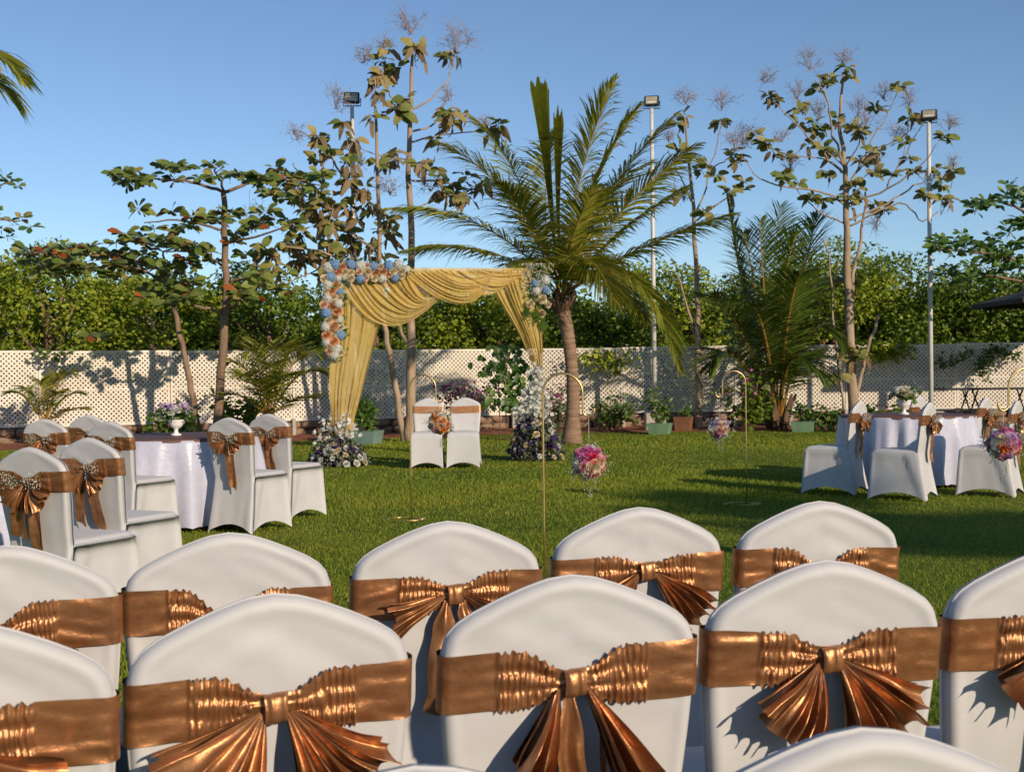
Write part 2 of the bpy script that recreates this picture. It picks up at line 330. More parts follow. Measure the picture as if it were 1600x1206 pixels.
# ------------------------------------------------------------------ lattice fence on a rubble wall
def fence():
    PW, Z0, Z1 = 2.43, .33, 1.77
    lat = MB(); hw, th = .0165, .004
    for lay, sg in ((-.0045, 1), (.0045, -1)):
        c = -Z1 - PW
        while c < Z1 + PW:
            pts = []
            # line x = c + sg * z clipped to the panel
            za, zb = Z0 + .02, Z1 - .02
            xa, xb = c + sg * za, c + sg * zb
            def clip(lo, hi):
                t0, t1 = 0.0, 1.0; dx = xb - xa
                for q, r in ((-dx, xa - lo), (dx, hi - xa)):
                    if abs(q) < 1e-9:
                        if r < 0: return None
                    else:
                        t = r / q
                        if q < 0: t0 = max(t0, t)
                        else: t1 = min(t1, t)
                return (t0, t1) if t1 - t0 > .01 else None
            k = clip(.02, PW - .02)
            if k:
                p0 = (xa + (xb - xa) * k[0], za + (zb - za) * k[0]); p1 = (xa + (xb - xa) * k[1], za + (zb - za) * k[1])
                nx, nz = hw * .7071, -sg * hw * .7071
                vs = []
                for yy in (lay - th, lay + th):
                    vs += [(p0[0] - nx, yy, p0[1] - nz), (p0[0] + nx, yy, p0[1] + nz), (p1[0] + nx, yy, p1[1] + nz), (p1[0] - nx, yy, p1[1] - nz)]
                lat.add(vs, [(0, 1, 2, 3), (7, 6, 5, 4), (0, 4, 5, 1), (2, 6, 7, 3), (1, 5, 6, 2), (3, 7, 4, 0)])
            c += .0925
    lat_me = lat.mesh('lattice', M['lattice'], smooth=False)
    fr = MB(); b = .045
    fr.box((PW / 2, 0, Z0 + b / 2), (PW - .012, .03, b)); fr.box((PW / 2, 0, Z1 - b / 2), (PW - .012, .03, b))
    fr.box((b / 2 + .006, 0, (Z0 + Z1) / 2), (b, .026, Z1 - Z0 - 2 * b)); fr.box((PW - b / 2 - .006, 0, (Z0 + Z1) / 2), (b, .026, Z1 - Z0 - 2 * b))
    fr.box((PW / 2, 0, (Z0 + Z1) / 2 - .02), (PW - 2 * b, .022, .03))
    fr_me = fr.mesh('panel_frame', M['lattice'], smooth=False)
    po = MB(); po.box((0, 0, .17), (.075, .075, .40), bev=.008); po_me = po.mesh('fence_post', M['concrete'], smooth=False)
    t = thing('lattice_fence', 'long cream lattice fence behind the garden bed', 'fence', (0, 28, 0))
    rg = rng(3)
    for A, Bp in ((FB, FA), (FB, FC)):
        L = (Bp - A).length; u = (Bp - A) / L; n = int(L / PW); ang = math.atan2(u.y, u.x)
        for i in range(n):
            p = A + u * (i * PW) - Vector((0, 28, 0)); rot = (rg.uniform(-.01, .01), rg.uniform(-.004, .004), ang)
            f = obj('panel_frame', fr_me, t, p + Vector((0, 0, rg.uniform(-.012, .012))), rot)
            tag(obj('lattice', lat_me, f), kind='stuff')
            for q in (0, .5):
                if i == 0 and q == 0 and Bp is FC: continue
                obj('fence_post', po_me, t, A + u * ((i + q) * PW) - Vector((0, 28, 0)) + Vector((u.y, -u.x, 0)) * (.07 if Bp is FC else -.07), (0, 0, ang))
    # low rubble wall
    w = thing('rubble_wall', 'low wall of rough reddish rubble stones under the lattice fence', 'wall', (0, 28, 0))
    core = MB()
    for A, Bp in ((FB, FA), (FB, FC)):
        c = (A + Bp) / 2; L = (Bp - A).length; core.box((c.x, c.y + .12, .12), (L, .16, .36), math.atan2(Bp.y - A.y, Bp.x - A.x))
    obj('wall_core', core.mesh('wall_core', M['mortar'], smooth=False, off=(0, 28, 0)), w)
    sms = []
    for k in range(5):
        s = MB(); r2 = rng(50 + k); rows = []
        for i in range(5):
            ph = -PI / 2 + PI * i / 4
            rows.append([(max(-.85, min(.85, 1.15 * math.cos(ph) * math.cos(a))) * (1 + r2.uniform(-.15, .15)), max(-.8, min(.8, 1.15 * math.cos(ph) * math.sin(a))) * (1 + r2.uniform(-.15, .15)), math.sin(ph) * (1 + r2.uniform(-.1, .1))) for a in [2 * PI * j / 8 for j in range(8)]])
        s.grid(rows, True); sms.append(s.mesh('stone', M['stone'], smooth=True))
    cnt = 0
    for A, Bp in ((FB, FA), (FB, FC)):
        L = min(14.5, (Bp - A).length); u = (Bp - A).normalized(); nrm = Vector((u.y, -u.x, 0)) * (1 if Bp is FC else -1)
        for row in range(2):
            q = .1 + row * .12
            while q < L:
                l = rg.uniform(.24, .46)
                p = A + u * (q + l / 2) + nrm * (-.03 + rg.uniform(-.02, .02)) - Vector((0, 28, 0)); p.z = .09 + row * .15 + rg.uniform(-.02, .02)
                obj('stone', rg.choice(sms), w, p, (rg.uniform(-.2, .2), rg.uniform(-.15, .15), math.atan2(u.y, u.x) + rg.uniform(-.2, .2)), (l * .54, .10, rg.uniform(.075, .10)))
                q += l; cnt += 1
fence()

# ------------------------------------------------------------------ banquet chairs with stretch covers and satin bows
_ox = np.array([0, .04, .08, .12, .16, .185, .2, .21]); _oz = np.array([0, .0055, .0190, .036, .0555, .072, .090, .121])
def ztop(u): return .92 - float(np.interp(abs(u) * .21, _ox, _oz))
def sm(a, b, x):
    t = min(1, max(0, (x - a) / (b - a))); return t * t * (3 - 2 * t)
def hwid(z):
    if z >= .445: return .188 + .022 * sm(.42, .76, z)
    return .188 + .026 * ((.445 - z) / .445) ** 1.2
def lean(z): return -(z - .445) * .15 if z >= .445 else -.075 * ((.445 - z) / .445) ** 1.3
TH = .027
_out = []
for u in [math.sin(PI / 2 * k / 300) for k in range(301)]: _out.append((u * hwid(ztop(u)), ztop(u)))
for z in np.linspace(.80, -.3, 900): _out.append((hwid(z) if z > 0 else .214, z))
_out = np.array(_out)
_sx = np.array([p[0] for p in _out]); _sz = np.array([p[1] for p in _out])
def edge_dist(x, z): return float(np.sqrt(np.min((_sx - abs(x)) ** 2 + (_sz - z) ** 2)))
def prof(d, r=.019):
    q = 1 - min(1, max(0, d / r)); return math.sqrt(max(0, 1 - q * q))
def fract_noise(a, b, c): return noise.noise(Vector((a, b, c)))

def cover_mesh(seed, nu=44, nv=34, ns=12, wr=1.0):
    mb = MB(); us = [math.sin(PI / 2 * (2 * k / nu - 1)) * .55 + (2 * k / nu - 1) * .45 for k in range(nu + 1)]
    hem = lambda q: .006 + .075 * max(0, math.sin(PI * q)) ** .75
    def wrinkle(x, z, u, d):
        sgn = 1 if x > 0 else -1
        c = (z - ztop(u)) ; al = abs(x)
        w = fract_noise(c * 26 + al * 5, al * 4 + seed, seed * 1.7 + sgn) * sm(-.22, -.03, c)
        w += .8 * fract_noise((z + x * .45) * 20, (x - z * .3) * 3.0, seed * 3.1) * sm(.45, .9, z)
        if z < .72: w += .55 * fract_noise(x * 13, z * 2.2, seed + 9.) + .9 * max(0, fract_noise((z - abs(x) * 1.2) * 16, x * 4, seed + 4)) * sm(.35, .0, z)
        return w * .0060 * wr * sm(.008, .05, d)
    rear_rows = []; front_rows = []
    for i in range(ns, 0, -1):          # below the seat, hem first
        s = i / ns; row = []
        for u in us:
            h = hem((u + 1) / 2); z = .445 - s * (.445 - h); x = u * hwid(z); d = hwid(z) - abs(x)
            row.append((x, lean(z) - TH * .8 * prof(d) - wrinkle(x, z, u, d) + .012 * sm(.03, .1, d) * s, z))
        rear_rows.append(row)
    for j in range(nv + 1):
        v = j / nv; g = 1 - (1 - v) ** 1.55; rr = []; fr = []
        for u in us:
            zt = ztop(u); z = .445 + (zt - .445) * g; x = u * hwid(z)
            d = 0.0 if (abs(abs(u) - 1) < 1e-6 or j == nv) else edge_dist(x, z)
            th = TH * (.8 + .2 * sm(.445, .6, z))
            rr.append((x, lean(z) - th * prof(d) + .0032 * sm(.017, .034, d) * sm(.5, .7, z) - wrinkle(x, z, u, d), z))
            fr.append((x, lean(z) + TH * prof(d) - .005 * sm(.03, .09, d), z))
        rear_rows.append(rr); front_rows.append(fr)
    mb.grid(rear_rows); mb.grid(front_rows)
    # seat top, sides, front
    D = .43; nt_ = 16
    ts = [k / nt_ for k in range(nt_ + 1)]
    wst = lambda t: .188 + .016 * sm(0, 1, t)
    top = []
    for t in ts:
        row = []
        for u in us:
            x = u * wst(t); d = min(wst(t) - abs(x), (1 - t) * D + 1e-9)
            if abs(abs(u) - 1) < 1e-6 or t == 1: d = 0
            row.append((x, t * D, .445 + .032 * prof(d, .04) + .012 * sm(.03, .17, d)))
        top.append(row)
    mb.grid(top)
    for sg in (-1, 1):
        rows = []
        for i in range(ns + 1):
            s = i / ns; row = []
            for t in ts:
                h = hem(t); zc = .445 - s * (.445 - .006); z = .445 - s * (.445 - h)
                yr = lean(zc); yf = D + .035 * s
                tc = .22 * (1 - s) ** .8 * sm(0, .12, s) + .01
                rec = .019 * sm(tc, tc + .10, t) * sm(1.0, .93, t) * sm(.0, .10, s) * (1 - .35 * s)
                xe = hwid(zc) * (1 - t) + (wst(1) + .014 * s) * t if s > 0 else wst(t)
                w = .005 * wr * fract_noise(t * 5 + s * 3, s * 5 - t * 3, seed + 20 * sg) * sm(0, .2, t) * sm(1, .8, t) * sm(0, .2, s)
                row.append((sg * (xe - rec - .012 * math.sin(PI * t) * s + w), yr + (yf - yr) * t, z if 0 < t < 1 else zc))
            rows.append(row)
        mb.grid(rows)
    rows = []
    for i in range(ns + 1):
        s = i / ns; row = []
        for u in us:
            h = hem((u + 1) / 2); zc = .445 - s * (.445 - .006); z = zc if abs(abs(u) - 1) < 1e-6 else .445 - s * (.445 - h)
            row.append((u * (wst(1) + .014 * s), D + .035 * s - .022 * s * max(0, math.cos(u * PI / 2)), z))
        rows.append(row)
    mb.grid(rows)
    return mb.mesh('chair_cover', M['cover'], merge=.0006)

def plane_y(z): return lean(z) - TH
ZB, ZT = .712, .806
def sash_mesh(seed, zk, xk=0.0, tilt=0.0, nr=170, nv=16, ruche=1.0, knot=True):
    mb = MB(); rg = rng(seed); rows = []
    def zr(x, v):
        q = abs(x - xk); k = (1 - sm(.012, .088, q)) if knot else 0
        t = ZT + tilt * x / .2; b = ZB + tilt * x / .2
        t2 = t + (zk + .021 - t) * k; b2 = b + (zk - .021 - b) * k
        return b2 + (t2 - b2) * v
    for j in range(nv + 1):
        v = j / nv; row = []
        for i in range(nr + 1):
            a = 2 * i / nr - 1; z = zr(0, v); xe = hwid(.76) + .0045
            x = xe * (.62 * a + .38 * math.sin(a * PI / 2)); z = zr(x, v); q = abs(x - xk)
            ra = sm(.022, .04, q) * (1 - sm(.118, .128, q)) * ruche
            rw = min(2, int(v * 3)); ph = 1.9 * fract_noise(x * 24, rw * 5.3 + seed, 3.3) + .5 * fract_noise(x * 60, v * 9 + seed, 7.1)
            wv = math.sin(2 * PI * (x / .0092) + ph * 4.6 + rw * .9 + (v * 3 - rw) * 1.2 * (1 if x > xk else -1)); wv = wv * max(.15, .75 + 1.1 * fract_noise(x * 55, rw * 3.1, seed + 2)) + .6 * fract_noise(x * 95, v * 5.5, seed + 6)
            puff = abs(math.sin(3 * PI * v)) if 1 / 6 < v < 5 / 6 else max(.75, abs(math.sin(3 * PI * v)))
            off = .0035 + ra * (.003 + .0040 * wv * (.55 + .45 * puff) + .0050 * puff) + .0022 * fract_noise(x * 22, v * 2.5, seed + .3) + .0045 * max(0, fract_noise(x * 14 + v * 4 * (1 if x > 0 else -1), v * 3, seed + 5.)) + .0022 * fract_noise(x * 6, v * 6, seed + 15.)
            off += (.010 * (1 - sm(.0, .06, q))) if knot else 0
            z += .0045 * fract_noise(x * 9, 0, seed + 3.7 + (1 if v > .5 else 0)) * abs(2 * v - 1) + ra * .0036 * math.sin(2 * PI * x / .0138 + ph * 3) * (abs(2 * v - 1) ** 2)
            y = lean(z) - TH * prof(xe - abs(x)) - max(.0015, off) * (1 if xe - abs(x) > .004 else .3)
            row.append((x, y, z))
        for i in range(1, 24):
            a = 1 - 2 * i / 24; x = (hwid(.76) + .0045) * math.sin(a * PI / 2); z = ZB + tilt * x / .2 + (ZT - ZB) * v
            row.append((x, lean(z) + TH * prof(hwid(.76) + .0045 - abs(x)) + .004 + .0015 * fract_noise(x * 20, v * 5, seed), z))
        rows.append(row)
    mb.grid(rows, True)
    return mb.mesh('sash', M['satin'])
def knot_mesh(seed, zk, xk, w=.0165, h=.021):
    """the strap that holds the bow: straight across, rolled over top and bottom, with a crease or two"""
    mb = MB(); rows = []
    for i in range(15):
        a = -PI * .62 + PI * 1.24 * i / 14; r = []
        for k in range(11):
            q = 2 * k / 10 - 1; e = 1 - .16 * abs(q) ** 3; cr = .0016 * math.sin(q * 6 + seed + a) + .0012 * math.sin(q * 11 + seed * 2)
            r.append((xk + w * q * (1 + .10 * math.sin(a) ** 2), plane_y(zk) - .017 - (.0125 * math.copysign(abs(math.cos(a)) ** .6, math.cos(a)) + cr) * e, zk + h * math.sin(a) * (1.05 - .05 * q * q) + .002 * q))
        rows.append(r)
    mb.grid(rows); return mb.mesh('knot', M['satin'])
def fan_mesh(seed, zk, xk, a0, a1, Rr, npl, amp=.16, outw=.055, layers=2, sag=.0):
    """pleated loop of the bow: angles in degrees in the plane of the chair back, 180 = towards -x, 270 = down"""
    mb = MB(); rg = rng(seed); na = npl * 12; nr_ = 16
    wid = [rg.uniform(.55, 1.6) for _ in range(npl)]; tot = sum(wid); edge = [0]
    for w_ in wid: edge.append(edge[-1] + w_ / tot)
    pl = [rg.uniform(.5, 1.45) for _ in range(npl * 2 + 2)]; ln = [1 + rg.uniform(-.12, .05) for _ in range(npl * 2 + 2)]
    for lay in range(layers):
        rows = []
        for i in range(nr_ + 1):
            r = i / nr_; row = []
            for k in range(na + 1):
                f = k / na; pi_ = min(npl - 1, k * npl // na); g = (k * npl / na) - pi_; ph = pi_ + g; fa = edge[pi_] + (edge[pi_ + 1] - edge[pi_]) * g
                sh = 2 * PI * ph + lay * 1.1 + .9 * fract_noise(r * 1.6, pi_ * 2.3, seed)
                tri = math.asin(math.sin(sh)) / (PI / 2); tri = .5 * tri + .5 * math.sin(sh)
                q = ph * 2; i0 = int(min(q, npl * 2)); A = pl[i0] * (1 - (q - i0)) + pl[i0 + 1] * (q - i0); Ln = ln[i0] * (1 - (q - i0)) + ln[i0 + 1] * (q - i0)
                ang = R(a0 + (a1 - a0) * fa) + R(2.5) * math.sin(sh + 1.2) + R(7) * r * fract_noise(r * 1.5, fa * 3.5, seed + 8)
                rad = .010 + Rr * r * Ln * (.95 if lay else 1) * (1 + .02 * tri)
                out = .018 + outw * math.sin(min(1.0, r * 1.15) * PI * .55) * (.55 if lay else 1) + amp * rad * tri * A * (.25 + .75 * min(1, r * 3)) * (.4 if lay else 1) - (.012 * lay)
                out += .007 * fract_noise(rad * 24, fa * 7, seed + lay) * r
                x = xk + rad * math.cos(ang); z = zk + rad * math.sin(ang) - sag * r * r - .006 * r * r
                row.append((x, plane_y(z) - max(.004, out), z))
            rows.append(row)
        mb.grid(rows)
    return mb.mesh('bow_loop', M['satin'])
def tail_mesh(seed, zk, xk, L, dx, w=.055, folds=1.5):
    mb = MB(); rows = []
    n = 26
    for i in range(n + 1):
        t = i / n; row = []
        ww = .016 + (w - .016) * sm(0, .25, t)
        for k in range(13):
            q = k / 12
            z = zk - .012 - L * t - (L * .10 * q * sm(.8, 1, t))
            x = xk + dx * t + (q - .5) * ww + .010 * fract_noise(t * 3, seed, 1)
            out = .020 + .022 * math.sin(t * 2.4) + .007 * math.sin(2 * PI * folds * q + seed + t * 2) * sm(0, .2, t) + .007 * fract_noise(t * 5, q * 3, seed)
            row.append((x, plane_y(max(z, .45)) + (0 if z > .45 else lean(z) - lean(.45)) - max(.004, out), z))
        rows.append(row)
    mb.grid(rows); return mb.mesh('ribbon_tail', M['satin'])
def sprig_mesh(seed, zk, xk, cx, cz, rad=.05, n=70):
    mb = MB(); rg = rng(seed)
    for k in range(n):
        a = rg.uniform(0, 2 * PI); r = rad * math.sqrt(rg.random()); x = cx + r * math.cos(a) * 1.15; z = cz + r * math.sin(a); y = plane_y(z) - .05 - rg.uniform(0, .035); s = rg.uniform(.0022, .0042)
        mb.add([(x - s, y, z), (x, y - s, z), (x + s, y, z), (x, y + s, z), (x, y, z + s), (x, y, z - s)], [(0, 1, 4), (1, 2, 4), (2, 3, 4), (3, 0, 4), (1, 0, 5), (2, 1, 5), (3, 2, 5), (0, 3, 5)], 0)
        if k % 3 == 0: mb.tube([(xk + (cx - xk) * .3, plane_y(zk) - .03, zk), (x, y, z)], .0009, 3, False, 1)
    return mb.mesh('flower_sprig', [M['p_breath'], M['olive_leaf']], smooth=False)

def build_chair(label, loc, face_left, bow, seed, res=1.0, group=None, zs=1.0):
    """bow: list of pieces ('fan', a0, a1, R, pleats, ...) / ('tail', L, dx, w) / ('sprig', cx, cz)"""
    t = thing('banquet_chair', label, 'chair', loc, R(face_left), group); t.scale = (1, 1, zs)
    hi = res >= 1
    obj('chair_cover', cover_mesh(seed, *((44, 34, 12) if hi else (26, 20, 8))), t)
    zk = bow.get('zk', .752); xk = bow.get('xk', 0.0)
    s = obj('sash', sash_mesh(seed, zk, xk, bow.get('tilt', .006 * math.sin(seed * 2.3)), *((230, 18) if hi else (80, 10)), ruche=bow.get('ruche', 1.0), knot=bow.get('knot', True)), t)
    if bow.get('knot', True):
        obj('knot', knot_mesh(seed, zk, xk), s)
        for p in bow.get('parts', []):
            seed += 1
            if p[0] == 'fan': obj('bow_loop', fan_mesh(seed, zk, xk + p[1], *p[2:]), s)
            elif p[0] == 'tail': obj('ribbon_tail', tail_mesh(seed, zk, xk + p[1], *p[2:]), s)
            elif p[0] == 'sprig': tag(obj('flower_sprig', sprig_mesh(seed, zk, xk, *p[1:]), s), kind='stuff')
    return t
FANL = lambda a0=193, a1=262, r=.150, n=5, amp=.14, o=.055: ('fan', -.014, a0, a1, r, n, amp, o)
FANR = lambda a0=278, a1=343, r=.150, n=5, amp=.14, o=.055: ('fan', .014, a0, a1, r, n, amp, o)
def chairs():
    g0 = 'chairs set out in rows facing the arch'
    b = build_chair
    # rear row, only the crowns of the backs in view
    b('white covered chair in the rearmost row behind the widest fan bow', (-.112, 1.25, 0), 14, dict(parts=[FANL(), FANR()]), 11, group=g0, zs=.955)
    b('white covered chair in the rearmost row with its whole arched crown showing', (.33, 1.352, 0), 13, dict(parts=[FANL(), FANR()]), 12, group=g0, zs=.957)
    b('white covered chair at the end of the rearmost row, one shoulder showing', (.80, 1.47, 0), 12, dict(parts=[FANL(), FANR()]), 13, group=g0, zs=.96)
    # middle row
    b('white covered chair at the middle row end, one half of its fan bow showing', (-.775, 1.77, 0), 19, dict(xk=-.02, parts=[FANL(), FANR(290, 350, .15, 5)]), 21, group=g0)
    b('white covered chair with the widest symmetric pleated copper fan bow', (-.381, 1.957, 0), 19, dict(zk=.754, parts=[FANL(193, 264, .165, 6, .15, .06), FANR(276, 338, .155, 6, .15, .06)]), 22, group=g0)
    b('white covered chair with drooping copper bow loops and long hanging tail', (.075, 2.10, 0), 12, dict(zk=.752, parts=[
        ('fan', -.022, 232, 256, .145, 2, .20, .07, 3), ('fan', .016, 287, 309, .185, 2, .20, .065, 3), ('tail', -.012, .33, .012, .045, 1.2), ('tail', .03, .36, .045, .012, .5)]), 23, group=g0)
    b('white covered chair with lopsided copper bow, one fan flung wide', (.510, 2.22, 0), 11, dict(zk=.757, parts=[FANL(203, 262, .135, 6, .15, .055), FANR(272, 342, .15, 6, .15, .06)]), 24, group=g0)
    b('white covered chair with spiky copper fan and broad copper tail at the row end', (.955, 2.34, 0), 10, dict(zk=.762, parts=[FANL(200, 250, .125, 4, .17, .05), FANR(290, 340, .13, 4), ('tail', .02, .36, -.01, .10, 2)]), 25, group=g0)
    # front row
    b('white covered chair with flat copper bow at the front row end nearest the sprigged chairs', (-1.0, 2.54, 0), 14, dict(zk=.748, xk=-.03, parts=[FANL(180, 230, .12, 4), FANR(318, 348, .16, 3, .12, .04)]), 31, group=g0)
    b('white covered chair with twisted copper sash, its bow hidden by the widest fan bow', (-.604, 2.70, 0), 14, dict(zk=.735, tilt=-.006, parts=[FANL(200, 262, .12, 4), FANR()]), 32, group=g0)
    b('white covered chair with sideways copper bow and one long tail by the near hook stand', (-.16, 2.86, 0), 13, dict(zk=.762, xk=.012, parts=[FANL(182, 212, .13, 4, .16, .05), FANR(312, 345, .14, 5, .16, .05), ('tail', -.018, .24, -.03, .05, 1), ('tail', .018, .15, .02, .035, 1)]), 33, group=g0)
    b('white covered chair with copper bow fanned down to one side behind the droopy bow', (.283, 3.10, 0), 12, dict(zk=.770, xk=.012, parts=[FANL(200, 235, .11, 4), FANR(292, 338, .15, 5, .17, .05)]), 34, group=g0)
    b('white covered chair at the front row end nearest the white rose table, brightest gold sash', (.733, 3.19, 0), 11, dict(zk=.748, parts=[FANL(200, 250, .12, 4), FANR(290, 338, .12, 4)]), 35, group=g0)
    # chairs at the tables
    SP = lambda s=1: [('sprig', -.075 * s, .762, .042, 70), ('sprig', .075 * s, .762, .042, 70)]
    va = dict(zk=.755, parts=[FANL(192, 262, .135, 4), FANR(278, 345, .135, 4), ('tail', -.035, .24, -.035, .095, 1), ('tail', .03, .43, .012, .07, .8)] + SP())
    vb = dict(zk=.752, parts=[FANL(192, 258, .13, 4), FANR(282, 345, .13, 4), ('tail', -.03, .28, -.03, .07, .8), ('tail', .04, .30, .03, .08, .8)] + SP()[1:])
    vc = dict(zk=.755, parts=[FANL(195, 258, .125, 4), FANR(282, 345, .125, 4), ('tail', .0, .36, .03, .09, 1.2)] + SP())
    def set_(label, x, y, fl, var, seed, g): b(label, (x, y, 0), fl, var, seed, .5, g)
    gl = 'chairs around the purple flower table and its neighbour'; gr = 'chairs around the white rose table'
    set_('white chair with sprigged bow at the table nearest the rows, back in blue shade', -2.25, 6.10, -23, va, 41, gl)
    set_('white chair with sprig on one bow loop, next to the shaded sprigged chair', -2.27, 7.00, -24, vb, 42, gl)
    set_('white chair with side sprig just before the satin cloth of the purple flower table', -2.98, 9.60, -24, vc, 43, gl)
    set_('white chair with sprig bow by the small palm seedling', -3.72, 10.3, -18, va, 44, gl)
    set_('white chair almost hidden behind two others by the palm seedling', -3.70, 11.3, -20, vb, 45, gl)
    set_('white chair with one long copper tail standing close against the purple flower table', -2.20, 10.12, -24, vc, 46, gl)
    set_('white chair at the purple flower table nearest the flower arch', -2.05, 10.98, -26, vc, 47, gl)
    set_('white chair seen side on at the white rose table, nearest the arch', 3.38, 12.70, 57, vc, 51, gr)
    set_('white chair seen side on at the white rose table, nearest the chair rows', 3.86, 12.05, 58, vc, 52, gr)
    set_('white chair on the far side of the white rose table, behind the vase', 4.60, 14.65, 50, vb, 53, gr)
    set_('white chair at the white rose table, bow in full sun, toward the black trestle table', 5.02, 13.75, 55, va, 54, gr)
    set_('white chair behind the pink and orange flower ball at the white rose table', 4.78, 12.30, 58, va, 55, gr)
    gc = 'pair of chairs under the arch'
    pl = dict(knot=False, ruche=0.0)
    set_('white couple chair under the arch with plain copper band, nearer the gold curtain', -1.13, 17.2, 180, pl, 61, gc)
    set_('white couple chair under the arch with plain copper band, nearer the coconut palm', -.635, 17.2, 178, pl, 62, gc)
chairs()

# ------------------------------------------------------------------ flowers
def petal_patch(mb, c, rot, L, Wd, cup, curl, mi=0, n=4):
    """one cupped petal that starts at c; rot is a 3x3 with x = across, y = along, z = face normal"""
    rows = []
    for i in range(n + 1):
        t = i / n; w = Wd * (math.sin(PI * (.16 + .74 * t)) ** .7); r = []
        for k in range(n + 1):
            q = 2 * k / n - 1
            p = Vector((q * w, L * t, cup * (q * q) * Wd + curl * t * t))
            r.append(c + rot @ p)
        rows.append(r)
    mb.grid(rows, mi=mi)
def rose_mesh(name, mat, seed, open_=1.0):
    """nested cups of petals whose rims roll outwards"""
    mb = MB(); rg = rng(seed)
    for r, h, n, curl, z0 in ((1.0, .34, 5, .30, -.30), (.80, .50, 5, .20, -.26), (.61, .60, 4, .12, -.22), (.43, .66, 3, .06, -.18), (.27, .70, 3, .02, -.14), (.12, .70, 2, .0, -.1)):
        ph = rg.uniform(0, 6); rows = []; N = n * 6
        for i in range(5):
            t = i / 4; row = []
            for k in range(N):
                a = 2 * PI * k / N; pet = abs(math.cos(n * (a + ph) / 2)) ** .7
                rr = r * (.30 + .70 * math.sin(t * PI / 2) ** .8) * (1 + .10 * (pet - .5) * t) + (curl * .35 * t ** 4 * pet); z = z0 + h * t * (.80 + .20 * pet) - curl * .55 * t ** 5 * pet
                row.append((rr * math.cos(a + .25 * t), rr * math.sin(a + .25 * t), z + .03 * math.sin(3 * a + ph) * t))
            rows.append(row)
        mb.grid(rows, True)
    return mb.mesh(name, mat)
def hydrangea_mesh(name, mat, seed, n=60):
    mb = MB(); rg = rng(seed)
    for k in range(n):
        z = 1 - 1.75 * (k + .5) / n; a = k * 2.39996; rr = math.sqrt(max(0, 1 - z * z)); nrm = Vector((rr * math.cos(a), rr * math.sin(a), z)) + Vector((rg.uniform(-.12, .12),) * 3)
        nrm.normalize(); t = nrm.orthogonal().normalized(); b = nrm.cross(t); c = nrm * rg.uniform(.84, 1.0); ph = rg.uniform(0, 2); s = .21
        for q in range(4):
            d = t * math.cos(ph + q * PI / 2) + b * math.sin(ph + q * PI / 2); e = t * math.cos(ph + q * PI / 2 + .7) + b * math.sin(ph + q * PI / 2 + .7); f = t * math.cos(ph + q * PI / 2 - .7) + b * math.sin(ph + q * PI / 2 - .7)
            mb.add([c - nrm * .05, c + f * s * .75 + nrm * .03, c + d * s * 1.1 - nrm * .02, c + e * s * .75 + nrm * .03], [(0, 1, 2, 3)])
    core = []
    for i in range(7):
        ph = -PI / 2 + PI * i / 6; core.append([(.8 * math.cos(ph) * math.cos(2 * PI * j / 10), .8 * math.cos(ph) * math.sin(2 * PI * j / 10), .8 * math.sin(ph)) for j in range(10)])
    mb.grid(core, True)
    return mb.mesh(name, mat, smooth=False)
FL = {}
for k_ in ('white', 'cream', 'peach', 'pink', 'rose', 'hot', 'blush', 'orange', 'lilac'):
    FL['r_' + k_] = [rose_mesh('rose', M['p_' + k_], hash_ + 7, o_) for hash_, o_ in ((len(k_), 1.0), (len(k_) + 20, 1.0))]
for k_ in ('white', 'blue', 'purple'): FL['h_' + k_] = [hydrangea_mesh('hydrangea_head', M['p_' + k_], len(k_) + 3)]
def look_rot(nrm, spin=0.0): return nrm.to_track_quat('Z', 'Y') @ Matrix.Rotation(spin, 4, 'Z').to_quaternion()
def head(kind, parent, loc, nrm, r, rg):
    return obj('rose' if kind[0] == 'r' else 'hydrangea_head', rg.choice(FL[kind]), parent, loc, look_rot(Vector(nrm), rg.uniform(0, 6)), r * (1.05 if kind[0] == 'r' else .95))
def leaf_quads(mb, pts, size, rg, mi=0, flat=0.3, up=None, asp=.42):
    """many small folded leaves around given points"""
    for p in pts:
        d = Vector((rg.gauss(0, 1), rg.gauss(0, 1), rg.gauss(0, 1) * flat + (up or 0))); d.normalize()
        s = d.cross(Vector((rg.gauss(0, 1), rg.gauss(0, 1), rg.gauss(0, 1) + .8))); s = s.normalized() if s.length > 1e-4 else d.orthogonal()
        L = size * rg.uniform(.65, 1.3); w = L * asp; nn = s.cross(d) * (L * .10); p = Vector(p)
        mb.add([p, p + d * L * .5 + s * w + nn, p + d * L, p + d * L * .5 - s * w + nn], [(0, 1, 2), (0, 2, 3)], mi)
def breath_mesh(name, pts, rg, s0=.004, root=None, off=None, mats=None):
    mb = MB()
    for p in pts:
        s = rg.uniform(.7, 1.4) * s0; x, y, z = p
        mb.add([(x - s, y, z), (x, y - s, z), (x + s, y, z), (x, y + s, z), (x, y, z + s), (x, y, z - s)], [(0, 1, 4), (1, 2, 4), (2, 3, 4), (3, 0, 4), (1, 0, 5), (2, 1, 5), (3, 2, 5), (0, 3, 5)], 0)
        if root is not None and rg.random() < .5:
            q = Vector(root) + (Vector(p) - Vector(root)) * .72; mb.tube([q, p], s0 * .22, 3, False, 1)
    return mb.mesh(name, mats or [M['p_breath'], M['olive_leaf']], smooth=False, off=off)

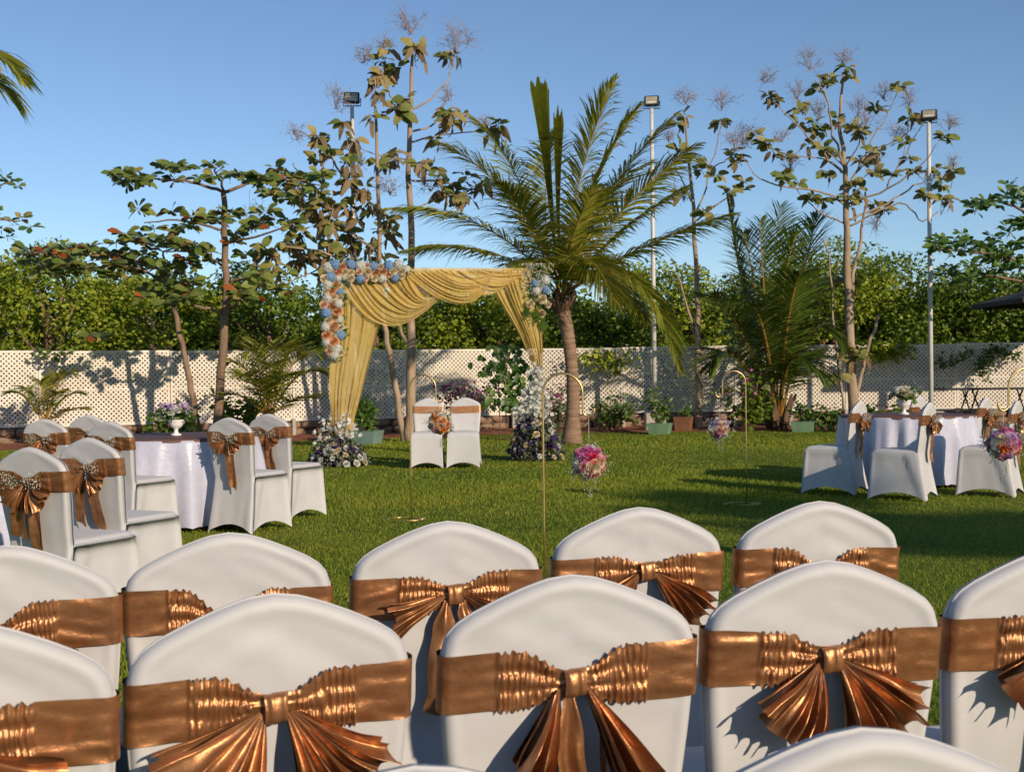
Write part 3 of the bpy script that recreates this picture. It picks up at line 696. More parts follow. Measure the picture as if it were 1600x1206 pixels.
# ------------------------------------------------------------------ arch with voile and flowers
def arch_d(px): return 17.5 + .8 * (px - 522) / 321
def AP(px, py, fwd=0.0): return P(px, py, arch_d(px) - fwd)
def bez(a, b, c, t): return (a[0] * (1 - t) ** 2 + 2 * b[0] * t * (1 - t) + c[0] * t * t, a[1] * (1 - t) ** 2 + 2 * b[1] * t * (1 - t) + c[1] * t * t)
def arch():
    base = P(522, 728, 17.5); base.z = 0
    t = thing('wedding_arch', 'square arch draped in sheer gold voile over the couple chairs', 'arch', base)
    fr = MB()
    lx, ly = P(522, 728, 17.5).x, 17.5; rx, ry = P(843, 718, 18.3).x, 18.3
    zt = P(680, 426, arch_d(680)).z
    for x, y in ((lx, ly), (rx, ry)):
        f = MB(); f.tube([(x, y, 0), (x, y, zt)], .022, 8); f.tube([(x, y, 0), (x, y, .012)], .16, 16)
        obj('post', f.mesh('post', M['gold_rod'], off=base), t)
    f = MB(); f.tube([(lx, ly, zt), (rx, ry, zt)], .022, 8); obj('crossbar', f.mesh('crossbar', M['gold_rod'], off=base), t)
    def sheet(fn, na, nb, folds, amp, name, seed, fwd=.05, power=1.0):
        mb = MB(); rows = []
        for j in range(nb + 1):
            b_ = j / nb; row = []
            for i in range(na + 1):
                a = i / na; x, y = fn(a, b_)
                ph = 2 * PI * folds * (a + .10 * fract_noise(a * 4, b_ * 1.2, seed)) + 1.6 * fract_noise(a * 3, b_ * 1.5, seed + 5)
                w = math.sin(ph); w = math.copysign(abs(w) ** power, w)
                A = amp * max(.08, .6 + 1.3 * fract_noise(a * 7, b_ * 1.1 + seed, 2)); w += .45 * math.sin(ph * 2.7 + seed + 2 * fract_noise(a * 5, b_ * 2, seed + 9))
                p = AP(x, y, fwd + A * w)
                p.z += A * .15 * math.cos(ph); row.append(p)
            rows.append(row)
        mb.grid(rows); return obj(name, mb.mesh(name, M['voile'], off=base), t)
    def lin(ps, t_):
        q = t_ * (len(ps) - 1); i = min(int(q), len(ps) - 2); f = q - i
        p0, p1, p2, p3 = ps[max(i - 1, 0)], ps[i], ps[i + 1], ps[min(i + 2, len(ps) - 1)]
        return tuple(.5 * (2 * p1[k] + (p2[k] - p0[k]) * f + (2 * p0[k] - 5 * p1[k] + 4 * p2[k] - p3[k]) * f * f + (-p0[k] + 3 * p1[k] - 3 * p2[k] + p3[k]) * f ** 3) for k in (0, 1))
    def between(Lp, Rp):
        def fn(a, b_):
            l, r = lin(Lp, b_), lin(Rp, b_); return (l[0] + (r[0] - l[0]) * a, l[1] + (r[1] - l[1]) * a)
        return fn
    sheet(between([(518, 424), (517, 510), (514, 600), (521, 672)], [(600, 428), (594, 500), (572, 590), (549, 672)]), 90, 50, 8, .03, 'curtain', 1, .03)
    def swag(s0, s1, c0, c1, e0, e1):
        def fn(a, b_):
            mix = lambda p, q: (p[0] + (q[0] - p[0]) * a, p[1] + (q[1] - p[1]) * a)
            return bez(mix(s0, s1), mix(c0, c1), mix(e0, e1), b_)
        return fn
    sheet(swag((642, 432), (531, 440), (672, 492), (597, 566), (690, 440), (690, 463)), 130, 50, 10, .032, 'swag', 2, .10, .8)
    sheet(swag((690, 421), (634, 428), (738, 446), (722, 512), (772, 424), (762, 450)), 100, 40, 8, .026, 'swag', 3, .13, .8)
    sheet(swag((762, 420), (690, 424), (790, 428), (742, 476), (826, 424), (778, 456)), 90, 40, 7, .024, 'swag', 4, .12, .8)
    sheet(between([(560, 418), (560, 452)], [(829, 419), (829, 442)]), 120, 8, 5, .014, 'bar_wrap', 5, .04)
    sheet(between([(757, 424), (779, 470), (812, 525), (836, 582)], [(829, 422), (843, 480), (848, 530), (848, 582)]), 90, 50, 8, .032, 'curtain', 6, .06)
    sheet(between([(604, 426), (612, 452), (622, 482)], [(708, 422), (706, 440), (698, 460)]), 60, 16, 4, .03, 'swag', 12, .0)
    sheet(between([(600, 424), (608, 452), (616, 476)], [(712, 420), (708, 440), (700, 456)]), 60, 16, 5, .03, 'swag', 14, -.05)
    # garland of flower heads
    rg = rng(8)
    g = thing('flower_garland', 'garland of blue and white hydrangeas and peach roses on the arch corner', 'flower garland', AP(515, 560))
    gb = g.location.copy()
    H = [(175,140,60,'hw'),(250,105,55,'hb'),(340,125,32,'rp'),(440,105,55,'hb'),(550,120,55,'hw'),(630,110,25,'rb'),(703,125,52,'hb'),(785,125,28,'rc'),(885,118,58,'hb'),(995,100,52,'hw'),(1095,160,45,'hw'),(290,190,36,'rp'),(368,190,32,'rc'),(440,195,32,'rc'),(540,190,30,'rb'),(630,190,40,'rc'),(730,195,40,'rp'),(818,185,36,'rp'),(880,215,34,'rp'),(940,180,34,'rc'),(1040,180,34,'rc'),(985,165,25,'rc'),(195,250,58,'hb'),(130,265,35,'rc'),(285,265,40,'hw'),(365,245,48,'hw'),(440,260,32,'rc'),(545,265,52,'hb'),(620,260,25,'rb'),(720,260,32,'rc'),(805,260,55,'hw'),(960,255,52,'hb'),(1040,235,30,'rc'),
         (165,340,58,'hw'),(255,350,38,'rp'),(305,345,28,'rc'),(148,410,30,'rc'),(212,415,36,'rp'),(295,420,40,'hb'),(165,495,58,'hw'),(240,485,30,'rc'),(310,490,30,'rc'),(120,575,34,'rb'),(210,595,42,'rp'),(290,565,52,'hw'),(150,675,58,'hb'),(285,650,45,'rp'),(180,755,38,'rc'),(240,725,36,'rp'),(300,745,48,'hw'),(140,835,52,'hw'),(235,825,42,'rp'),(325,835,28,'rc'),(230,890,42,'rc'),(310,930,55,'hb'),(155,930,42,'rp'),(225,945,28,'rc'),(155,1010,52,'hw'),(240,1005,44,'rp'),(265,1085,62,'hw'),(175,1070,30,'rc'),(180,1125,36,'rb'),(245,1165,55,'hw'),(320,1140,30,'rc')]
    KD = {'hw': 'h_white', 'hb': 'h_blue', 'rp': 'r_peach', 'rc': 'r_cream', 'rb': 'r_blush'}
    lv = MB(); pts = []
    for x, y, r, k in H:
        px, py = 490 + x / 7.54, 400 + y / 7.54; rr = r / 7.54 / 112
        p = AP(px, py, .16 + rg.uniform(-.02, .02) + (.03 if k[0] == 'r' else 0))
        head(KD[k], g, p - gb, (rg.uniform(-.35, .35), -1, rg.uniform(-.1, .5)), rr * 1.28, rg)
        for _ in range(9): pts.append(p + Vector((rg.uniform(-.09, .09), rg.uniform(.02, .14), rg.uniform(-.09, .09))))
    leaf_quads(lv, pts, .07, rg); tag(obj('greenery', lv.mesh('greenery', M['plant'], smooth=False, off=gb), g), kind='stuff')
    # cluster on the other corner
    c = thing('flower_cluster', 'airy green spray with white and blue hydrangeas on the arch corner by the palm', 'flowers', AP(845, 500)); cb = c.location.copy()
    for px, py, r, k in ((852, 438, 9, 'h_white'), (836, 443, 7, 'h_blue'), (838, 455, 8, 'h_white'), (853, 453, 8, 'h_blue'), (847, 467, 7, 'r_cream'), (856, 476, 5, 'r_cream'), (829, 475, 6, 'r_cream'), (846, 490, 6, 'r_blush'), (845, 446, 7, 'r_white')):
        head(k, c, AP(px, py, .16) - cb, (rg.uniform(-.3, .3), -1, rg.uniform(-.2, .4)), r / 110, rg)
    pts = []; bp = []
    for _ in range(520):
        a, q = rg.gauss(0, 1), rg.random(); py = 412 + 92 * q; px = 838 + a * (12 - 5 * q) ; pts.append(AP(px, py, rg.uniform(0, .18)))
    for _ in range(260):
        q = rg.random(); bp.append(AP(836 + rg.gauss(0, 13), 412 + 48 * q ** 1.5, rg.uniform(.05, .24)))
    lv = MB(); leaf_quads(lv, pts, .055, rg, asp=.22); tag(obj('greenery', lv.mesh('greenery', M['plant'], smooth=False, off=cb), c), kind='stuff')
    tag(obj('filler_flowers', breath_mesh('filler_flowers', bp, rg, .010, off=cb), c), kind='stuff')
    for px, py, l in ((838, 482, .16), (848, 498, .17), (822, 480, .13)):
        m_ = MB(); leaf_quads(m_, [AP(px, py, .18)], l, rng(4), asp=.4, up=-1.4); obj('leaf', m_.mesh('leaf', M['plant'], off=cb), c)
    # ground arrangements at the feet
    def mound(label, cx, by, d, w, h, col):
        p0 = P(cx, by, d); p0.z = 0
        m = thing('flower_mound', label, 'flowers', p0)
        rg2 = rng(int(cx)); gp = []; pu = []; br = []
        def pt(scale=1.0):
            a = rg2.uniform(0, 2 * PI); q = rg2.random(); z = h * q; r = w * .5 * math.sqrt(max(.02, 1 - q ** 1.6)) * scale * math.sqrt(rg2.uniform(.35, 1))
            return Vector((r * math.cos(a), r * math.sin(a) * .8, z + .03))
        for _ in range(900): gp.append(pt())
        for _ in range(560): pu.append(pt(1.03))
        for _ in range(420): br.append(pt(1.1))
        lv = MB(); leaf_quads(lv, gp, .085, rg2); tag(obj('greenery', lv.mesh('greenery', M['olive_leaf'], smooth=False), m), kind='stuff')
        lv = MB(); leaf_quads(lv, pu, .055, rg2, asp=.6); tag(obj('purple_blossom', lv.mesh('purple_blossom', M['p_purple'], smooth=False), m), kind='stuff')
        tag(obj('filler_flowers', breath_mesh('filler_flowers', br, rg2, .008), m), kind='stuff')
        for k in range(26):
            q = rg2.random() ** 1.2; a = -PI / 2 + rg2.uniform(-1.25, 1.25); r = w * .53 * math.sqrt(max(.05, 1 - q ** 1.6))
            head(rg2.choice(['r_white', 'r_cream', 'r_white', 'h_purple', 'r_white']), m, (r * math.cos(a), r * math.sin(a) * .8, .05 + h * .92 * q), (math.cos(a), math.sin(a), .5), rg2.uniform(.028, .046), rg2)
        # tall stems of white blossom
        for sx, sy, z0, z1 in col:
            s = MB(); s.tube([(sx * .6, sy, .1), (sx, sy, z1)], .006, 5); o_ = obj('stem', s.mesh('stem', M['plant']), m)
            f = MB(); pp = []
            n = int((z1 - z0) * (190 if h > .5 else 110))
            for _ in range(n):
                q = rg2.random(); pp.append(Vector((sx * (.8 + .2 * q) + rg2.gauss(0, .04), sy + rg2.gauss(0, .04) - .02, z0 + (z1 - z0) * q)))
            leaf_quads(f, pp, .062, rg2, asp=.55, flat=1); tag(obj('blossom', f.mesh('blossom', M['p_white'], smooth=False), o_), kind='stuff')
    mound('purple and white flower mound at the foot of the gold curtain', 530, 728, 17.4, .78, .36, [(-.16, 0, .35, .66), (.02, -.05, .35, .58), (.10, 0, .4, .68), (.2, .0, .32, .50), (-.28, .0, .28, .45)])
    mound('tall purple and white flower mound with a white blossom column below the voile knot', 838, 718, 18.1, .74, .66, [(-.02, -.06, .62, 1.28), (.05, -.02, .6, 1.34), (.09, 0, .62, 1.18), (-.10, -.04, .6, 1.02), (-.2, 0, .56, .84), (.0, -.1, .6, 1.1), (-.26, 0, .5, .76), (.14, -.03, .55, .95)])
arch()

# ------------------------------------------------------------------ hook stands and flower balls
def hooks():
    def stand(label, x, y, side, rz=0.0):
        t = thing('hook_stand', label, 'hook stand', (x, y, 0), rz, 'brass hook stands along the aisle')
        r = .006 if y > 9 else .0065; A = .11; top = 1.235
        pts = [(0, 0, 0), (0, 0, .4), (0, 0, .8), (0, 0, top - A)]
        for k in range(1, 17):
            a = PI - PI * k / 16; pts.append((side * (A + A * math.cos(a)), 0, top - A + A * math.sin(a)))
        pts.append((side * 2 * A, 0, top - A - .05))
        zc = top - A - .095
        for k in range(11):
            a = PI + PI * 1.15 * k / 10; pts.append((side * (2 * A + .032 + .032 * math.cos(a)), 0, zc + .032 * math.sin(a)))
        m = MB(); m.tube(pts, r, 8); obj('rod', m.mesh('rod', M['gold_rod']), t)
        f = MB(); f.tube([(.17 * math.cos(a) - .04, .13 * math.sin(a), .008) for a in [R(200) - R(320) * k / 20 for k in range(21)]], r, 6); f.tube([(.13, 0, .008), (0, 0, .008)], r, 6)
        obj('foot', f.mesh('foot', M['gold_rod']), t)
        return Vector((x, y, 0)) + Matrix.Rotation(rz, 3, 'Z') @ Vector((side * (2 * A + .032), 0, zc - .032))
    def ball(label, hang, c, rad, kinds, explicit=None, seed=1):
        t = thing('flower_ball', label, 'flower ball', c, 0, 'flower balls hanging from the hook stands'); rg = rng(seed)
        core = MB(); core.grid([[(.72 * rad * math.cos(-PI / 2 + PI * i / 8) * math.cos(2 * PI * j / 14), .72 * rad * math.cos(-PI / 2 + PI * i / 8) * math.sin(2 * PI * j / 14), .72 * rad * math.sin(-PI / 2 + PI * i / 8)) for j in range(14)] for i in range(9)], True)
        obj('foam_core', core.mesh('foam_core', M['plant']), t)
        s = MB(); s.tube([(0, 0, rad * .6), tuple(hang - c)], .0012, 4); obj('thread', s.mesh('thread', M['pole']), t)
        n = 0; used = []
        for dx, dz, rr, k in (explicit or []):
            v = Vector((dx, -math.sqrt(max(.03, 1.0 - dx * dx - dz * dz)), dz)).normalized(); used.append(v)
            head('r_' + k, t, v * rad * .76, v, rr * rad * .88, rg)
        N = 22
        for k in range(N):
            z = 1 - 2 * (k + .5) / N; a = k * 2.39996 + seed; q = math.sqrt(1 - z * z); v = Vector((q * math.cos(a), q * math.sin(a), z))
            if any(v.dot(u) > .86 for u in used): continue
            head('r_' + rg.choice(kinds), t, v * rad * .74, v, rad * rg.uniform(.26, .33), rg)
        pp = []; 
        for _ in range(24):
            v = Vector((rg.gauss(0, 1), rg.gauss(0, 1), rg.gauss(0, 1))).normalized()
            for q in range(8): pp.append(v * rad * rg.uniform(.98, 1.18) + Vector((rg.gauss(0, .1), rg.gauss(0, .1), rg.gauss(0, .1))) * rad)
        for _ in range(18): pp.append(Vector((rg.gauss(.02, .15) * rad, rg.gauss(0, .15) * rad, -rad * rg.uniform(1.2, 1.75))))
        tag(obj('baby_breath', breath_mesh('baby_breath', pp, rg, .0032 if c.y < 9 else .0045, root=(0, 0, 0)), t), kind='stuff')
    def gpos(px, py): 
        lo, hi = 2., 40.
        for _ in range(50):
            m_ = (lo + hi) / 2
            if P(px, py, m_).z > 0: lo = m_
            else: hi = m_
        return P(px, py, lo)
    h1 = gpos(643, 812); h3 = gpos(1167, 788); h2 = P(850, 800, 7.05); h4 = P(1634, 800, 7.2)
    e1 = stand('brass hook stand in front of the couple chairs, holding the orange and cream flower ball', h1.x, h1.y, 1)
    e2 = stand('brass hook stand nearest the rows, holding the hot pink and white flower ball', h2.x, h2.y, 1)
    e3 = stand('brass hook stand toward the white rose table, holding the lilac and cream flower ball', h3.x, h3.y, -1, .1)
    e4 = stand('brass hook stand with only its crook in view, holding the pink and orange flower ball', h4.x, h4.y, -1, .15)
    def at_z(e, py): 
        b = P(0, py, e.y); s = 2000 / e.y; return Vector((e.x, e.y, CAM_H - (py - (583 - .012 * (800 + e.x * s - 800))) / s))
    ball('orange peach and cream flower ball in front of the couple chairs', e1, at_z(e1, 661), .118, ['peach', 'cream', 'blush', 'cream', 'orange', 'white'],
         [(-.25, .45, .34, 'orange'), (.3, .2, .38, 'peach'), (.1, -.25, .40, 'peach'), (.28, -.55, .36, 'orange'), (-.5, -.5, .33, 'rose'), (-.4, .0, .34, 'cream'), (.7, -.1, .3, 'orange'), (.25, .75, .34, 'white')], 1)
    ball('hot pink blush and white flower ball on the stand nearest the rows', e2, at_z(e2, 722), .112, ['blush', 'rose', 'cream', 'pink'],
         [(-.29, .36, .33, 'pink'), (.19, .34, .30, 'hot'), (-.08, .78, .30, 'pink'), (.46, .66, .30, 'pink'), (-.60, .55, .30, 'pink'), (-.82, .0, .34, 'white'), (-.34, -.36, .36, 'rose'), (.26, -.26, .40, 'cream'), (.72, .12, .36, 'blush'), (.06, -.74, .30, 'hot'), (.55, -.6, .34, 'blush'), (-.62, -.66, .26, 'rose'), (.2, .95, .28, 'white')], 2)
    ball('pale lilac cream and pink flower ball on the stand toward the white rose table', e3, at_z(e3, 669), .118, ['lilac', 'white', 'cream', 'blush', 'rose', 'white'],
         [(-.2, -.2, .36, 'rose'), (.35, -.15, .36, 'blush'), (-.1, -.6, .3, 'pink'), (.5, .45, .32, 'lilac'), (-.5, .5, .32, 'lilac'), (.1, .4, .36, 'cream'), (-.65, -.05, .32, 'white'), (.55, -.6, .32, 'white')], 3)
    ball('pink orange and lilac flower ball hanging before the white rose table', e4, at_z(e4, 693), .112, ['lilac', 'pink', 'white', 'rose', 'orange'],
         [(.1, .35, .40, 'lilac'), (.2, -.15, .40, 'rose'), (-.3, -.2, .34, 'orange'), (.7, .0, .34, 'pink'), (.7, -.45, .32, 'orange'), (-.4, .35, .32, 'cream'), (-.75, .0, .34, 'white'), (.0, .85, .32, 'pink'), (.2, -.7, .34, 'lilac'), (-.4, -.65, .32, 'rose'), (-.7, .55, .3, 'lilac')], 4)
hooks()

# ------------------------------------------------------------------ tables and vases
def tables():
    def table(label, x, y, rad, seed, g='round tables on the lawn'):
        t = thing('round_table', label, 'table', (x, y, 0), 0, g); H = .74
        n = 160; rows = []
        def fold(a, z):
            k = (H - z) / H
            return k ** .55 * (.02 + .125 * (.5 +   .5 * math.sin(14 * a + 2.2 * math.sin(2 * a + seed) + seed)) * (.6 + .4 * math.sin(3 * a + seed)) + .03 * math.sin(23 * a + seed * 2 + 2 * math.sin(3 * a)))
        for r in (.02, .3, .6, .9, .98): rows.append([(rad * r * math.cos(2 * PI * k / n), rad * r * math.sin(2 * PI * k / n), H) for k in range(n)])
        for z in (H - .008, H - .03, H - .08, .58, .5, .42, .34, .26, .18, .10, .05):
            rr = []
            for k in range(n):
                a = 2 * PI * k / n; r = rad * 1.0 + fold(a, z) + .006 * fract_noise(a * 6, z * 7, seed); zz = z
                if z == .05: zz = .035 + .012 * abs(math.sin(22 * a))
                rr.append((r * math.cos(a), r * math.sin(a), zz))
            rows.append(rr)
        mb = MB(); mb.grid(rows, True); obj('tablecloth', mb.mesh('tablecloth', M['satin_white']), t)
        mb = MB(); mb.grid([[(q * math.cos(2 * PI * k / 64), q * math.sin(2 * PI * k / 64), z) for k in range(64)] for q, z in ((.01, H + .006), (rad * .96, H + .006), (rad + .004, H + .003), (rad + .008, H - .022))], True)
        obj('table_topper', mb.mesh('table_topper', M['topper']), t)
        leg = MB(); leg.tube([(0, 0, 0), (0, 0, H - .02)], .04, 10); obj('pedestal', leg.mesh('pedestal', M['black']), t)
    table('round table under white satin with the purple flower vase', -2.87, 10.85, .70, 1)
    table('round table by the shaded chair, only its bluish satin edge showing', -3.44, 7.1, .70, 2)
    table('round table under white satin with the white rose vase', 4.25, 13.8, .70, 3)
    def vase(label, x, y, sc, kinds, purple, seed):
        t = thing('flower_vase', label, 'vase', (x, y, .748), 0); rg = rng(seed)
        m = MB(); m.lathe([(0.001, 0), (.045, 0), (.045, .012), (.02, .022), (.016, .045), (.022, .06), (.05, .075), (.062, .10), (.064, .118), (.072, .128), (.072, .136), (.06, .136), (.055, .12), (.001, .11)], n=24)
        for i, v in enumerate(m.v): m.v[i] = (v[0] * sc, v[1] * sc, v[2] * sc)
        obj('urn', m.mesh('urn', M['urn']), t)
        lv = MB(); pts = [Vector((rg.gauss(0, .055), rg.gauss(0, .055), .14 + rg.uniform(0, .09))) * sc for _ in range(130)]
        leaf_quads(lv, pts, .055 * sc, rg); tag(obj('greenery', lv.mesh('greenery', M['plant'], smooth=False), t), kind='stuff')
        for k in range(18):
            a = k * 2.4; q = math.sqrt((k + .5) / 18); p = Vector((.105 * q * math.cos(a), .105 * q * math.sin(a), .165 + .085 * math.sqrt(1 - q * q * .9))) * sc
            head(rg.choice(kinds), t, p, (p.x, p.y, p.z - .12 * sc), .034 * sc, rg)
        if purple:
            f = MB(); leaf_quads(f, [Vector((rg.gauss(0, .07), rg.gauss(0, .07), .2 + rg.uniform(0, .08))) * sc for _ in range(90)], .04 * sc, rg, asp=.6); tag(obj('purple_blossom', f.mesh('purple_blossom', M['p_lilac'], smooth=False), t), kind='stuff')
        tag(obj('baby_breath', breath_mesh('baby_breath', [Vector((rg.gauss(0, .075), rg.gauss(0, .075), .2 + rg.gauss(0, .04))) * sc for _ in range(120)], rg, .006), t), kind='stuff')
    vase('white urn vase of purple and white flowers on the brown topped satin table', -2.84, 10.80, .98, ['r_white', 'h_purple', 'r_white', 'r_lilac'], True, 5)
    vase('white urn vase of white roses on a satin covered table', 4.20, 13.72, 1.15, ['r_white', 'r_cream', 'r_white', 'h_white'], False, 6)
tables()

# ------------------------------------------------------------------ palms
def frond_mesh(p0, pm, p1, seed, Lmax=.75, n=62, closed=0.0, droop=.55, mats=None, stalk=.012, bare=.12, face=None):
    """coconut leaf: a curved midrib with two rows of narrow hanging leaflets"""
    rg = rng(seed); mb = MB()
    c = pm * 2 - (p0 + p1) * .5
    def pos(t): return p0 * (1 - t) ** 2 + c * (2 * t * (1 - t)) + p1 * (t * t)
    pts = [pos(i / 14) for i in range(15)]
    mb.tube(pts, [stalk * (1.25 - .95 * i / 14) for i in range(15)], 5, False, 1)
    sref = None
    for i in range(n):
        t = bare + (1 - bare) * (i + .5) / n; q = pos(t); T = (pos(min(1, t + .01)) - pos(t - .01)).normalized()
        Sd = T.cross(Vector((0, 0, 1)))
        if Sd.length < .25 and sref is not None: Sd = sref - T * sref.dot(T)
        if Sd.length < 1e-3: Sd = Vector((1, 0, 0))
        if face is not None: Sd = face - T * face.dot(T)
        Sd.normalize(); sref = Sd; Nn = Sd.cross(T).normalized()
        tt = (t - bare) / (1 - bare); L = Lmax * (.35 + .65 * math.sin(PI * min(1, .18 + tt * .62)) ** 1.0) * (1 if tt < .75 else 1 - .75 * (tt - .75) / .25)
        for sg in (-1, 1):
            if rg.random() < .03: continue
            a = R(68 - 40 * tt) * (1 - closed) + R(6) * closed
            d = (T * math.cos(a) + Sd * sg * math.sin(a) + Nn * (.16 * (1 - closed)) + Vector((rg.gauss(0, .05), rg.gauss(0, .05), rg.gauss(0, .05)))).normalized()
            l = L * rg.uniform(.85, 1.12); w = .0150 * rg.uniform(.8, 1.25) * (.7 + .3 * Lmax / .75)
            wd = (d.cross(Vector((0, 0, 1)))); wd = wd.normalized() if wd.length > .05 else Sd
            wd = Matrix.Rotation(sg * .5 + rg.gauss(0, .3), 3, d) @ (wd * .8 + T * .4).normalized()
            prev = q; dirv = d.copy(); vs = []; fs = []
            for k in range(4):
                ww = w * (.55, 1.0, .75, .06)[k]
                vs += [prev + wd * ww, prev - wd * ww]
                if k: o = len(vs) - 4; fs.append((o, o + 1, o + 3, o + 2))
                dirv = (dirv + Vector((0, 0, -droop * (1 - closed) * rg.uniform(.35, .8) * (.4 + .3 * k)))).normalized(); prev = prev + dirv * (l / 3)
            mb.add(vs, fs, 0)
    return mb, (mats or [M['palm_leaf'], M['stem_orange']])
def palm(label, d, base_px, crown_px, trunk_r, fronds, seed, Lmax=.75, mats=None, spears=(), droop=.55, n=62, mid=None, stalk=.014, name='coconut_palm'):
    b = P(*base_px, d); b.z = 0.0; t = thing(name, label, 'palm', b)
    cr = P(*crown_px, d)
    if trunk_r > 0:
        m = MB(); rows = []; pts = []; rad = []
        for i in range(61):
            q = i / 60; p = b.lerp(cr, q) + Vector((.10 * math.sin(q * PI) * (1 if mid is None else mid), 0, 0)); pts.append(p)
            rad.append(trunk_r * (1.45 - .6 * min(1, q * 5) if q < .2 else .85 + .05 * math.sin(q * 9)) * (1 + .045 * (1 if i % 2 else -1)))
        m.tube(pts, rad, 14); obj('trunk', m.mesh('trunk', M['palm_bark'], off=b), t)
        # dry leaf bases round the top of the trunk
        rg = rng(seed + 5)
        for k in range(14):
            a = 2 * PI * k / 14 + rg.uniform(-.2, .2); o = Vector((math.cos(a), math.sin(a), 0)); s = Vector((-math.sin(a), math.cos(a), 0)); L = rg.uniform(.30, .55); w = trunk_r * .55
            rows = []
            for i in range(5):
                q = i / 4; c = cr + o * (trunk_r * .75 + .16 * math.sin(q * 2.2)) + Vector((0, 0, -.22 + L * q - .18 * q * q * rg.random())); ww = w * (1 - .75 * q)
                rows.append([c - s * ww + o * -.02, c + o * .015, c + s * ww + o * -.02])
            mb = MB(); mb.grid(rows); obj('leaf_base', mb.mesh('leaf_base', M['fibre'], off=b), t)
    for i, f in enumerate(fronds):
        mid_px, tip_px, dm, dt = f[:4]
        p0 = cr + Vector((0, dm * .15, .03)) if len(f) < 5 else P(*f[4], d)
        mb, mm = frond_mesh(p0, P(*mid_px, d + dm), P(*tip_px, d + dt), seed * 50 + i, Lmax * (f[5] if len(f) > 5 else 1), n, 0.0, droop, mats, stalk)
        o = obj('frond', mb.mesh('frond', mm, smooth=False, off=b), t)
    for i, (q0, qm, q1, w) in enumerate(spears):       # unopened leaf: a narrow folded paddle
        a0, am, a1 = P(*q0, d), P(*qm, d), P(*q1, d); c = am * 2 - (a0 + a1) * .5; rg = rng(seed + 60 + i); rows = []; ends = [.02 * math.sin(q * .55 + i) + rg.uniform(-.012, .008) for q in range(31)]
        for k in range(31):
            row = []
            for q in range(31):
                u = q / 15 - 1; tt = k / 30; f_ = tt * (1 + ends[q] * tt ** 6 - .05 * u * u * tt); p = a0 * (1 - f_) ** 2 + c * (2 * f_ * (1 - f_)) + a1 * (f_ * f_)
                ww = w * (.14 + .86 * tt ** 2.2); row.append(p + Vector((u * ww, .35 * ww * (1 - abs(u)) + .012 * (1 if q % 2 else -1), 0)))
            rows.append(row)
        mb = MB(); mb.grid(rows); obj('spear_leaf', mb.mesh('spear_leaf', (mats or [M['palm_leaf']])[0], smooth=False, off=b), t)
    return t
